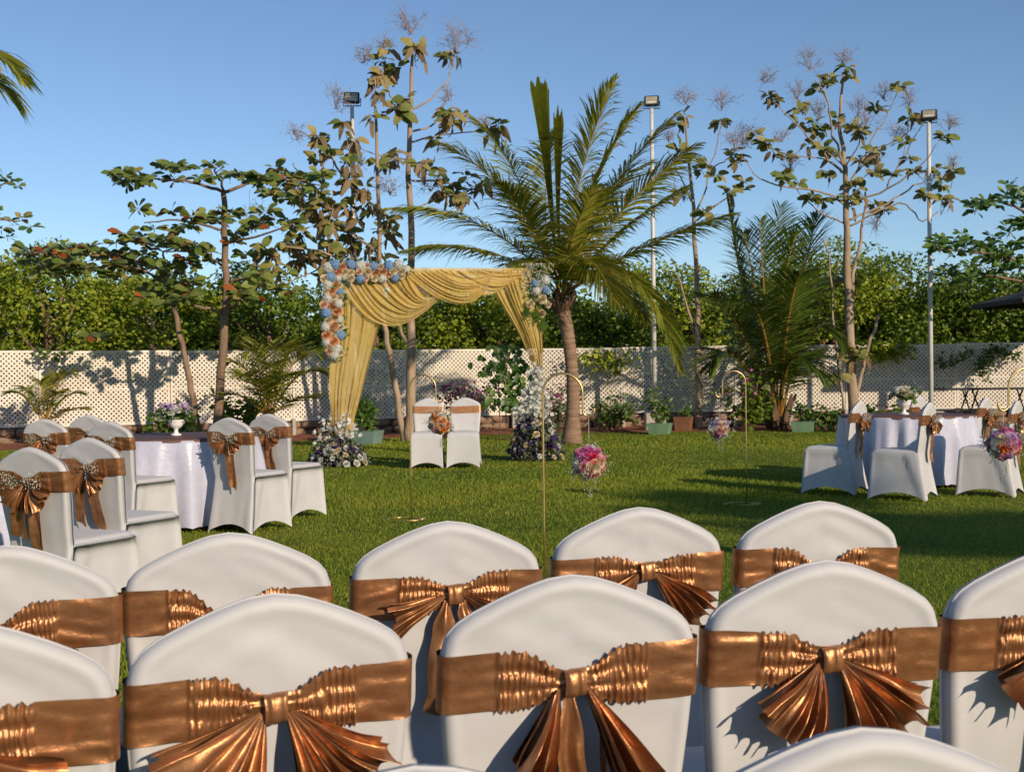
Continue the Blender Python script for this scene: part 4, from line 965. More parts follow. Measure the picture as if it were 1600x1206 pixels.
def palms():
    palm('tall coconut palm growing from the lawn beside the flower arch', 22.4, (893, 693), (877, 470), .135, [
        ((905, 285), (962, 124), -.3, -.6), ((950, 305), (1056, 178), .5, .9), ((972, 330), (1090, 226), -.8, -1.4), ((1000, 388), (1148, 333), -.5, -.9),
        ((985, 432), (1062, 578), -.6, -1.0), ((795, 310), (688, 224), -.3, -.6), ((812, 285), (742, 188), .7, 1.0), ((762, 358), (604, 326), -.6, -1.0), ((770, 396), (630, 392), .6, 1.0),
        ((893, 378), (930, 292), -1.0, -1.8), ((915, 405), (962, 478), -1.1, -1.7), ((930, 335), (1018, 252), .9, 1.5), ((852, 335), (868, 205), .8, 1.2),
        ((842, 408), (792, 470), -1.0, -1.5), ((945, 435), (1010, 500), .9, 1.4), ((835, 360), (780, 285), -.9, -1.7), ((960, 372), (1075, 290), .1, .2), ((925, 300), (1000, 165), .3, .2)],
        7, .88, spears=[((872, 450), (858, 290), (841, 122), .165), ((876, 450), (872, 330), (873, 170), .095)], droop=.62, n=112)
    palm('dark bushy coconut palm by the fence between two tall teak trees', 26.3, (1215, 668), (1213, 640), .0, [
        ((1207, 480), (1219, 322), -.2, -.3, (1212, 640), 1.25), ((1165, 470), (1135, 300), .2, .4, (1208, 640)), ((1250, 455), (1278, 335), .3, .6, (1218, 640)),
        ((1150, 505), (1098, 462), -.4, -.9, (1206, 645)), ((1145, 555), (1108, 580), -.6, -1.0, (1206, 645)), ((1265, 520), (1315, 545), -.3, -.6, (1222, 645)),
        ((1180, 450), (1162, 365), .5, .8, (1210, 640)), ((1258, 480), (1335, 440), .3, .6, (1220, 640)), ((1190, 505), (1150, 478), -1.0, -1.9, (1210, 650)), ((1232, 500), (1250, 430), -.9, -1.5, (1216, 650)),
        ((1222, 470), (1245, 365), -.5, -.8, (1214, 645)), ((1195, 470), (1188, 345), -.6, -1.0, (1210, 645)), ((1240, 560), (1290, 600), -.8, -1.2, (1220, 650))],
        8, .92, [M['palm_shaded'], M['stem_orange']], droop=.45, stalk=.024, n=84)
    st = [o for o in COL.objects if o.name.startswith('coconut_palm.001')]
    root = st[0]; rb = root.location.copy(); rg = rng(2)
    for k in range(9):
        m = MB(); x = (k - 4) * .035; q = Vector((x, rg.uniform(-.12, .12), 0)); m.tube([q, q + Vector((x * .6, 0, .35)), q + Vector((x * 1.8, 0, .75))], [.07, .05, .028], 6)
        obj('leaf_base', m.mesh('leaf_base', M['fibre']), root)
    def low(label, d, base, tips, seed, L, mats=None):
        fr = [((.5 * (base[0] + x) + (x - base[0]) * .02, min(.5 * (base[1] + y), y + 14) - 10), (x, y), dd * .5, dd, (base[0] + (x - base[0]) * .04, base[1])) for x, y, dd in tips]
        palm(label, d, base, base, 0, fr, seed, L, mats, droop=.3, n=40, stalk=.012, name='young_palm')
    low('young bushy palm in front of the lattice fence beside the almond trunks', 22.6, (418, 652), [(352, 572, .4), (386, 556, -.3), (412, 552, .5), (440, 553, -.5), (470, 556, .3), (503, 560, -.4), (508, 585, .3), (488, 622, -.6), (352, 618, -.4), (372, 590, -.8), (455, 590, -1.0), (425, 575, -.9), (400, 600, -.9)], 9, .52)
    low('small palm seedling with one orange frond before the lattice fence', 22.9, (70, 662), [(8, 616, -.2), (34, 610, .3), (62, 600, -.3), (92, 592, .3), (118, 588, -.2), (132, 617, .2), (136, 640, -.3), (95, 615, -.6)], 10, .30)
    palm('coconut palm standing off to the side, one frond tip reaching over', 15.0, (-190, 720), (-150, 120), .14, [((-50, 70), (36, 128), -.2, -.3), ((-50, 100), (30, 168), .3, .5), ((-200, 20), (-260, 60), 0, 0), ((-230, 120), (-300, 220), 0, 0), ((-100, 160), (-60, 290), .2, .4)], 11, .7, n=50)
palms()

# ------------------------------------------------------------------ broad-leaved trees
def leaf_shape(name, mat, asp=.5, obov=.62, n=5, curl=.18, wavy=0.0):
    rows = []
    for i in range(n + 1):
        t = i / n; w = asp * .5 * (math.sin(PI * min(.93, t ** (1.7 if obov > .5 else .9) * .93)) ** (.75 if obov > .5 else .8) + .02)
        z = -curl * t * t
        rows.append([(-w, t, z + .22 * w + wavy * math.sin(t * 9)), (0, t, z), (w, t, z + .22 * w - wavy * math.sin(t * 8 + 1))])
    mb = MB(); mb.grid(rows); return mb.mesh(name, mat)
LEAF = {
    'almond': [leaf_shape('leaf', M['almond'], .52, .62, 4, .18), leaf_shape('leaf', M['almond'], .56, .62, 4, .34)],
    'almond_red': [leaf_shape('leaf', M['almond_red'], .52, .62, 4, .3)],
    'teak': [leaf_shape('leaf', M['teak'], .74, .4, 4, .30, .03), leaf_shape('leaf', M['teak'], .68, .4, 4, .55, .05)],
    'dry': [leaf_shape('leaf', M['dry_leaf'], .50, .4, 4, .7, .08), leaf_shape('leaf', M['dry_leaf'], .42, .4, 4, .95, .10)],
    'bright': [leaf_shape('leaf', M['plant'], .50, .62, 4, .2)],
}
def leafy(root, base, items, seed, lim=300):
    """items: (world point, direction, length, kind); the largest become parts, the rest one joined part"""
    rg = rng(seed); items = sorted(items, key=lambda a: -a[2]); rest = {}
    for i, (p, d, L, k) in enumerate(items):
        me = rg.choice(LEAF[k]); d = Vector(d).normalized()
        up = Vector((rg.gauss(.25, .5), rg.gauss(-.75, .5), .8)); x = d.cross(up)
        x = x.normalized() if x.length > .05 else d.orthogonal().normalized(); z = x.cross(d)
        rot = Matrix((x, d, z)).transposed()
        if i < lim: obj('leaf', me, root, p - base, rot.to_quaternion(), L)
        else: rest.setdefault(me.materials[0].name, (me.materials[0], MB()))[1].add([p - base + rot @ (v.co * L) for v in me.vertices], [tuple(f.vertices) for f in me.polygons])
    for mt, mb in rest.values(): tag(obj('foliage', mb.mesh('foliage', mt), root), kind='stuff')
def limb(pts, d, r0, r1, seed, jit=.02, dd=0.0):
    rg = rng(seed); w = [P(x, y, d + dd * i / max(1, len(pts) - 1)) for i, (x, y) in enumerate(pts)]
    # smooth and roughen
    out = []; n = 5
    for i in range(len(w) - 1):
        a, b, c, e = w[max(i - 1, 0)], w[i], w[i + 1], w[min(i + 2, len(w) - 1)]
        for k in range(n):
            f = k / n; out.append(.5 * (2 * b + (c - a) * f + (2 * a - 5 * b + 4 * c - e) * f * f + (-a + 3 * b - 3 * c + e) * f ** 3) + Vector((rg.gauss(0, jit), rg.gauss(0, jit), rg.gauss(0, jit * .5))) * (0 if (i == 0 and k == 0) else 1))
    out.append(w[-1]); m = len(out)
    return out, [(r0 + (r1 - r0) * i / (m - 1)) for i in range(m)]
def panicle(mb, c, rad, rg, n=26):
    """dry flower head: a spray of very fine forking twigs"""
    foot = c - Vector((0, 0, rad * 1.0))
    for k in range(n):
        v = Vector((rg.gauss(0, 1), rg.gauss(0, 1), rg.gauss(.5, .8))).normalized(); e = c + v * rad * rg.uniform(.4, 1.05); m_ = foot.lerp(c, rg.uniform(.3, 1.0)) + (e - c) * .3
        mb.tube([foot.lerp(c, .5), m_], .0055, 3, False); mb.tube([m_, e], .0042, 3, False)
        for q in range(5):
            f = e + Vector((rg.gauss(0, .34), rg.gauss(0, .34), rg.gauss(.05, .3))) * rad; mb.tube([e.lerp(m_, rg.random() * .5), f], .0030, 3, False)
            for _ in range(2):
                g = f + Vector((rg.gauss(0, .05), rg.gauss(0, .05), rg.gauss(0, .05))); s = .008
                mb.add([g + Vector((-s, 0, -s)), g + Vector((s, 0, -s)), g + Vector((0, 0, s))], [(0, 1, 2)])
def tree(name, label, d, base_px, trunks, branches, clusters, pans, seed, kinds, leafL, bark='bark_pale', group=None, per=None, flat=.35, lim=300, cat='tree'):
    b = P(*base_px, d); b.z = 0; t = thing(name, label, cat, b, 0, group); rg = rng(seed)
    for i, (pts, r0, r1) in enumerate(trunks):
        p, r = limb(pts, d, r0, r1, seed + i, .012); m = MB(); m.tube(p, r, 10); obj('trunk', m.mesh('trunk', M[bark], off=b), t)
    for i, (pts, r0, r1) in enumerate(branches):
        p, r = limb(pts, d, r0, r1, seed + 30 + i, .02, rg.uniform(-.9, .9)); m = MB(); m.tube(p, r, 6); obj('branch', m.mesh('branch', M[bark], off=b), t)
    items = []; tw = MB(); s = 2000 / d
    for cx, cy, cr in clusters:
        c = P(cx, cy, d + rg.uniform(-.9, .9)); rr = cr / s
        n = per(rr) if per else max(4, int(14 * rr / leafL))
        nros = max(1, n // 7)
        for q in range(nros):
            o = Vector((rg.gauss(0, .5), rg.gauss(0, .6), rg.gauss(0, .5 * flat / .35))) * rr if nros > 1 else Vector((0, 0, 0)); cc = c + o
            tw.tube([c - Vector((0, 0, rr * .4)), cc], .008, 3, False)
            m_ = n // nros; a0 = rg.uniform(0, 6)
            for k in range(m_):
                a = a0 + 2 * PI * k / m_ + rg.gauss(0, .2); dv = Vector((math.cos(a), math.sin(a), rg.gauss(flat * .6, flat))); L = leafL * rg.uniform(.6, 1.2)
                kd = rg.choices([k_[0] for k_ in kinds], [k_[1] for k_ in kinds])[0]
                if kd == 'dry': dv.z -= .9
                items.append((cc + dv * .03, dv, L, kd))
    leafy(t, b, items, seed, lim)
    tag(obj('twig', tw.mesh('twig', M[bark], off=b), t), kind='stuff')
    for cx, cy, cr in pans:
        mb = MB(); panicle(mb, P(cx, cy, d + rg.uniform(-.6, .6)), cr / s, rg, 9 + int(cr * .35)); tag(obj('dry_flower_head', mb.mesh('dry_flower_head', M['twig'], smooth=False, off=b), t), kind='stuff')
    return t
def trees():
    # layered almond trees
    rg = rng(12); cl = []
    for x0, x1, yc, dy, n in ((182, 508, 280, 15, 30), (255, 335, 262, 9, 6), (420, 520, 300, 18, 10), (205, 480, 350, 28, 26), (255, 400, 390, 22, 16), (395, 450, 420, 20, 6), (210, 300, 470, 25, 9), (350, 460, 450, 26, 9), (140, 160, 530, 12, 4)):
        for k in range(int(n * .72)): cl.append((rg.uniform(x0, x1), yc + rg.gauss(0, dy * .38), rg.uniform(10, 17)))
    cl += [(333, 258, 12), (200, 275, 12), (192, 270, 9)]
    tree('almond_tree', 'layered almond tree with broad leaves and a straight forked trunk', 22.4, (333, 692), [([(333, 694), (345, 600), (352, 492), (354, 430), (351, 350), (349, 298)], .085, .045)],
         [([(352, 490), (325, 482), (300, 478)], .035, .02), ([(354, 485), (375, 470), (385, 440)], .03, .015), ([(349, 300), (300, 285), (240, 280), (195, 275)], .035, .01), ([(349, 300), (400, 285), (455, 282), (505, 290)], .035, .01), ([(351, 360), (290, 345), (225, 348)], .03, .01), ([(351, 380), (400, 370), (460, 350)], .03, .01), ([(349, 300), (340, 275), (333, 258)], .025, .01), ([(353, 420), (310, 395), (260, 395)], .028, .01), ([(354, 440), (400, 430), (440, 420)], .028, .01)],
         cl, [(400, 345, 26)], 3, [('almond', .955), ('almond_red', .045)], 0.235, 'bark', 'almond trees before the fence', per=lambda r: 13, flat=.26)
    cl = []
    for x0, x1, yc, dy, n in ((40, 200, 395, 16, 22), (90, 300, 410, 22, 26), (180, 300, 380, 16, 12), (60, 180, 425, 16, 10), (230, 330, 440, 20, 9)):
        for k in range(int(n * .72)): cl.append((rg.uniform(x0, x1), yc + rg.gauss(0, dy * .38), rg.uniform(10, 17)))
    tree('almond_tree', 'low spreading almond tree with bent thin trunk and orange leaves', 23.0, (312, 690), [([(313, 690), (300, 622), (290, 560), (277, 505), (262, 450), (250, 420)], .065, .035)],
         [([(250, 420), (190, 402), (120, 398), (45, 395)], .035, .01), ([(262, 450), (230, 425), (180, 415), (110, 420)], .03, .01), ([(250, 420), (260, 395), (285, 378)], .028, .01)],
         cl, [], 4, [('almond', .92), ('almond_red', .08)], 0.235, 'bark', 'almond trees before the fence', per=lambda r: 13, flat=.26)
    # teak trees
    TK = [('teak', .62), ('dry', .38)]
    tree('teak_tree', 'tallest teak tree with brown drying leaves behind the flower arch', 23.8, (640, 690),
         [([(640, 692), (643, 560), (641, 400), (640, 200), (645, 78)], .105, .022), ([(632, 690), (612, 570), (597, 480), (592, 330), (588, 200), (586, 125)], .065, .018)],
         [([(643, 545), (622, 505), (603, 478), (560, 430)], .035, .02), ([(641, 172), (690, 142), (706, 95)], .022, .01), ([(640, 206), (682, 190), (702, 128)], .022, .01), ([(641, 282), (700, 286), (742, 302)], .022, .01), ([(592, 330), (545, 285), (502, 228), (470, 205)], .026, .01), ([(595, 400), (540, 355), (482, 300), (458, 255)], .03, .01), ([(597, 455), (520, 400), (440, 385)], .03, .012), ([(640, 222), (690, 212), (765, 204)], .02, .008), ([(641, 330), (690, 310), (728, 290)], .02, .008), ([(640, 250), (600, 245), (560, 232)], .018, .008), ([(597, 480), (560, 410), (545, 340)], .022, .01), ([(597, 470), (575, 420), (585, 370)], .02, .01), ([(530, 380), (500, 420), (450, 440)], .02, .01), ([(640, 170), (610, 150), (597, 110)], .02, .01)],
         [(597, 98, 26), (590, 118, 18), (650, 74, 16), (708, 88, 13), (612, 160, 25), (630, 170, 15), (690, 185, 24), (705, 175, 15), (768, 200, 16), (498, 224, 20), (508, 238, 16), (545, 228, 18), (540, 258, 18), (490, 268, 24), (520, 315, 34), (560, 335, 30), (480, 325, 34), (600, 250, 14), (735, 285, 24), (715, 300, 18), (698, 298, 16), (452, 288, 20), (540, 375, 36), (480, 378, 32), (580, 385, 28), (430, 400, 22), (655, 258, 10), (672, 268, 11), (505, 345, 26), (555, 300, 18), (610, 340, 16), (470, 410, 18), (520, 400, 22), (618, 250, 12), (445, 360, 18)],
         [(642, 38, 30), (712, 64, 33), (568, 88, 22), (600, 68, 14), (524, 158, 24), (464, 208, 18), (610, 292, 22), (672, 288, 22), (700, 150, 12), (760, 190, 10), (565, 250, 16)], 5, TK, .235, group='teak trees with dry flower heads', flat=.45, per=lambda r: max(8, int(r * 110)))
    tree('teak_tree', 'slim teak tree with few leaves between the two coconut palms', 26.8, (1092, 674),
         [([(1092, 676), (1091, 560), (1089, 430), (1081, 300), (1070, 185)], .085, .018), ([(1094, 562), (1080, 500), (1058, 430)], .03, .02)],
         [([(1087, 335), (1112, 260), (1126, 188)], .02, .009), ([(1085, 320), (1058, 265), (1044, 235)], .02, .008), ([(1088, 345), (1120, 320), (1150, 300)], .024, .012), ([(1082, 305), (1060, 300), (1050, 270)], .014, .007), ([(1112, 262), (1135, 250), (1150, 238)], .014, .007)],
         [(1070, 182, 15), (1126, 190, 13), (1085, 250, 8), (1060, 232, 9), (1092, 265, 8), (1152, 242, 14), (1062, 300, 8), (1120, 275, 8), (1140, 300, 9), (1100, 330, 10)],
         [(1072, 152, 20), (1128, 160, 22), (1160, 214, 24), (1068, 306, 14), (1045, 215, 12)], 6, [('teak', .85), ('dry', .15)], .22, group='teak trees with dry flower heads', flat=.4, per=lambda r: max(5, int(r * 80)))
    tree('teak_tree', 'wide teak tree with many dry flower heads before the light pole', 26.0, (1332, 672),
         [([(1334, 674), (1330, 560), (1324, 440), (1322, 360), (1320, 262), (1312, 190), (1318, 112)], .115, .018), ([(1330, 600), (1332, 450), (1347, 360), (1352, 300)], .05, .018), ([(1318, 640), (1305, 520), (1296, 410), (1285, 372)], .03, .014), ([(1338, 620), (1352, 560), (1373, 492)], .045, .03)],
         [([(1320, 270), (1296, 250), (1255, 205), (1210, 160)], .03, .008), ([(1319, 262), (1300, 200), (1288, 145), (1273, 125)], .026, .008), ([(1321, 300), (1352, 240), (1392, 168)], .028, .008), ([(1321, 320), (1386, 296), (1430, 265), (1468, 222)], .028, .008), ([(1322, 345), (1386, 318), (1440, 285), (1488, 275)], .028, .008), ([(1323, 355), (1406, 318), (1440, 345), (1468, 330)], .024, .008), ([(1321, 320), (1280, 298), (1200, 286), (1163, 250)], .026, .008), ([(1322, 350), (1280, 330), (1238, 290)], .022, .008), ([(1320, 262), (1345, 215), (1345, 180)], .018, .007), ([(1386, 296), (1408, 250), (1440, 195)], .018, .007), ([(1320, 262), (1290, 235), (1268, 200)], .018, .007), ([(1352, 240), (1410, 215), (1420, 185)], .016, .007), ([(1296, 250), (1225, 240), (1200, 228)], .016, .007)],
         [(1200, 150, 12), (1210, 158, 12), (1275, 135, 15), (1295, 125, 12), (1320, 112, 14), (1255, 175, 14), (1268, 200, 20), (1285, 195, 14), (1312, 190, 16), (1342, 215, 15), (1390, 165, 19), (1420, 185, 12), (1442, 192, 13), (1480, 220, 14), (1410, 245, 17), (1350, 250, 20), (1376, 230, 13), (1286, 232, 10), (1200, 228, 22), (1215, 240, 14), (1240, 285, 18), (1224, 270, 13), (1290, 270, 10), (1350, 300, 20), (1330, 290, 12), (1382, 330, 12), (1426, 270, 12), (1460, 270, 20), (1486, 285, 19), (1446, 305, 12), (1470, 330, 17), (1332, 312, 14), (1155, 250, 13), (1172, 285, 14), (1288, 316, 12), (1268, 310, 12), (1300, 240, 12), (1365, 270, 12), (1395, 275, 10), (1320, 560, 16), (1345, 560, 14), (1310, 590, 12)],
         [(1198, 120, 16), (1265, 98, 22), (1318, 92, 18), (1245, 145, 18), (1280, 175, 18), (1340, 170, 22), (1380, 145, 18), (1420, 158, 16), (1352, 196, 24), (1405, 210, 20), (1482, 195, 18), (1490, 255, 14), (1150, 225, 22), (1220, 215, 14), (1235, 255, 16), (1455, 290, 16), (1370, 255, 14), (1370, 350, 18)], 7, [('teak', .9), ('dry', .1)], .215, group='teak trees with dry flower heads', flat=.4, per=lambda r: max(5, int(r * 85)))
    # leafy trees at the sides
    rg = rng(31); cl = []
    for x0, x1, yc, dy, n in ((1520, 1620, 315, 16, 14), (1570, 1640, 295, 14, 8), (1455, 1560, 385, 16, 20), (1530, 1660, 400, 26, 26), (1560, 1660, 350, 18, 14), (1470, 1640, 430, 22, 18), (1600, 1720, 340, 50, 14)):
        for k in range(n): cl.append((rg.uniform(x0, x1), yc + rg.gauss(0, dy * .5), rg.uniform(11, 18)))
    tree('broadleaf_tree', 'bright green tiered tree reaching in past the light pole', 24.5, (1690, 690), [([(1690, 690), (1685, 560), (1680, 440), (1670, 330)], .12, .05)],
         [([(1680, 440), (1600, 410), (1520, 395), (1462, 388)], .05, .012), ([(1676, 380), (1620, 340), (1560, 315), (1525, 312)], .045, .012), ([(1680, 450), (1600, 440), (1540, 430)], .04, .012)], cl, [], 8, [('bright', 1)], .20, 'bark', 'leafy trees at the lawn sides', per=lambda r: 10, flat=.4)
    cl = [(8, 278, 12), (28, 290, 10), (14, 285, 10), (35, 342, 10), (48, 355, 10), (2, 360, 16), (12, 372, 14), (-10, 340, 24), (-40, 320, 30), (-20, 290, 24), (-60, 350, 30), (-50, 280, 24), (20, 350, 10)]
    tree('broadleaf_tree', 'light green tree beyond the seedling palm, only branch tips in view', 21.0, (-110, 700), [([(-110, 700), (-105, 520), (-90, 380)], .10, .05)], [([(-95, 400), (-40, 350), (30, 345)], .03, .008), ([(-95, 380), (-40, 310), (20, 285)], .03, .008)], cl, [], 9, [('bright', .9), ('teak', .1)], .18, 'bark', 'leafy trees at the lawn sides', per=lambda r: max(8, int(r * 60)), flat=.4)
trees()

# ------------------------------------------------------------------ dense trees beyond the fence
def crown_quads(cs, n, size, seed, asp=.45):
    """n small folded leaves spread over the outer part of the given ellipsoid clumps; returns vertices and faces"""
    rs = np.random.RandomState(seed); w = np.array([c[3] * c[5] for c in cs]); w = w / w.sum(); ci = rs.choice(len(cs), n, p=w)
    C = np.array([c[:3] for c in cs])[ci]; Rr = np.array([c[3:6] for c in cs])[ci]
    v = rs.normal(size=(n, 3)); v /= np.linalg.norm(v, axis=1)[:, None]; r = rs.uniform(.25, 1.0, n) ** .5
    p = C + v * Rr * r[:, None]
    d = rs.normal(size=(n, 3)) * (1, 1, .6) + v * .8 + (0, 0, -.2); d /= np.linalg.norm(d, axis=1)[:, None]
    s = np.cross(d, rs.normal(size=(n, 3)) * .6 + v + (0, 0, .5)); s /= np.linalg.norm(s, axis=1)[:, None] + 1e-6
    nn = np.cross(s, d); L = (size * rs.uniform(.6, 1.4, n))[:, None]
    q = np.stack([p, p + d * L * .5 + s * L * asp + nn * L * .12, p + d * L, p + d * L * .5 - s * L * asp + nn * L * .12], 1)
    return q.reshape(-1, 3)
def quads_mesh(name, V, mat):
    n = len(V) // 4; me = bpy.data.meshes.new(name); me.vertices.add(n * 4); me.vertices.foreach_set('co', V.astype(np.float32).ravel())
    idx = (np.arange(n)[:, None] * 4 + np.array([0, 1, 2, 0, 2, 3])[None]).ravel().astype(np.int32)
    me.loops.add(n * 6); me.loops.foreach_set('vertex_index', idx); me.polygons.add(n * 2)
    me.polygons.foreach_set('loop_start', np.arange(0, n * 6, 3, dtype=np.int32)); me.polygons.foreach_set('loop_total', np.full(n * 2, 3, dtype=np.int32))
    me.materials.append(mat); me.update(calc_edges=True); return me
def bushy(name, label, x, y, h, w, seed, mat, n=5200, size=.16, low=.3, group=None, clumps=26, trunk=True, depth=.8):
    t = thing(name, label, 'tree', (x, y, 0), 0, group); rg = rng(seed); cs = []
    for k in range(clumps):
        q = rg.random(); z = low + (h - low) * (.12 + .80 * q); prof_ = math.sin(PI * (.20 + .66 * q)) ; a = rg.uniform(0, 2 * PI); rr = w * .5 * prof_ * math.sqrt(rg.uniform(.15, 1))
        s = w * (rg.uniform(.13, .22) if clumps < 50 else rg.uniform(.085, .165)); cs.append((rr * math.cos(a), rr * math.sin(a) * depth, min(z, h - s * .7), s, s, s * rg.uniform(.6, .85)))
    if trunk:
        m = MB(); m.tube([(0, 0, -.1), (.05, 0, h * .3), (-.05, 0, h * .7)], [w * .035, w * .025, w * .01], 7)
        for c in cs[::4]: m.tube([(0, 0, h * .3), (c[0] * .5, c[1] * .5, c[2] * .75), c[:3]], [w * .015, w * .01, .01], 5)
        obj('trunk', m.mesh('trunk', M['bark']), t)
    tag(obj('crown', quads_mesh('crown', crown_quads(cs, n, size, seed, .34), M[mat]), t), kind='stuff')
def background():
    g = 'dense trees beyond the lattice fence'
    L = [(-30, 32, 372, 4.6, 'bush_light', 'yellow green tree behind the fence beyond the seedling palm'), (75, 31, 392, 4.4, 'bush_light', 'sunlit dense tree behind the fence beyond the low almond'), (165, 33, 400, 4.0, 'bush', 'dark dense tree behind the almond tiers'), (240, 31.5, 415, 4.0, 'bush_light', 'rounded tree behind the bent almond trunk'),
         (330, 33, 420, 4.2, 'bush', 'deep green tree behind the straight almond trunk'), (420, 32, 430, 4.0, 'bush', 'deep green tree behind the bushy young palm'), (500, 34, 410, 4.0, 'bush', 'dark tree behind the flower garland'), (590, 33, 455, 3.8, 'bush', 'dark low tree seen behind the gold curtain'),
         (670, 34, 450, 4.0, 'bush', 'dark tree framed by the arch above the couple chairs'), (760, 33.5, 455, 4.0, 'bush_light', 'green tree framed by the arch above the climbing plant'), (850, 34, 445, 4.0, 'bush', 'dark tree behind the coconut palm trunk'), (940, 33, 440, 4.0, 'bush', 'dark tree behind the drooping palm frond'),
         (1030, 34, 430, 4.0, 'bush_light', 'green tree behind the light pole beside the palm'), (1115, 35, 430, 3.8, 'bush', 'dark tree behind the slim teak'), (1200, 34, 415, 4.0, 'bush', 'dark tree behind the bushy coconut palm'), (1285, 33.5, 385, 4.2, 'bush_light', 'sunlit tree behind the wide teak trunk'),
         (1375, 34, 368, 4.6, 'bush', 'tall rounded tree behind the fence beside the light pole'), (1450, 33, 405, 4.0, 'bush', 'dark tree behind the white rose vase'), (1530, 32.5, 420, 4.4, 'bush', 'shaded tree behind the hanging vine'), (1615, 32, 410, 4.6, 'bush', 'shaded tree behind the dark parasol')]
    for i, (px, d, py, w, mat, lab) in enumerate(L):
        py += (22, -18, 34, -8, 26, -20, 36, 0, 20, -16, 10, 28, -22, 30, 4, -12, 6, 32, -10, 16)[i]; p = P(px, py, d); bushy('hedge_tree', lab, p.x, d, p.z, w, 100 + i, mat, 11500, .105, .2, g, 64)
    # a wood behind them that reads as one mass
    cs = []; rg = rng(77)
    for k in range(120):
        x = -22 + 44 * (k + rg.random()) / 120; s = rg.uniform(.9, 1.5); cs.append((x, 40 + rg.uniform(-2, 2), rg.uniform(.6, 3.1), s * 1.2, s, s))
    tag(obj('far_wood', quads_mesh('far_wood', crown_quads(cs, 26000, .24, 77), M['bush'])), 'dark far wood filling the gaps behind the fence trees', 'wood', kind='stuff')
    # trees beyond the side of the lawn, behind the photographer: they throw the shade across the middle of the grass
    for i, (nn, tb, h, w) in enumerate(((8.1, 13.0, 8.4, 2.2), (9.3, 15.5, 9.4, 2.0))):
        x = nn * math.cos(R(SUN_AZ)) + tb * math.sin(R(SUN_AZ)); y = nn * math.sin(R(SUN_AZ)) - tb * math.cos(R(SUN_AZ))
        bushy('shade_tree', ('broad tree behind the chair rows shading the lawn', 'taller broad tree behind the chair rows shading the lawn')[i], x, y, h, w, 200 + i, 'bush', 2600, .26, 2.4, 'trees shading the lawn', 30)
background()

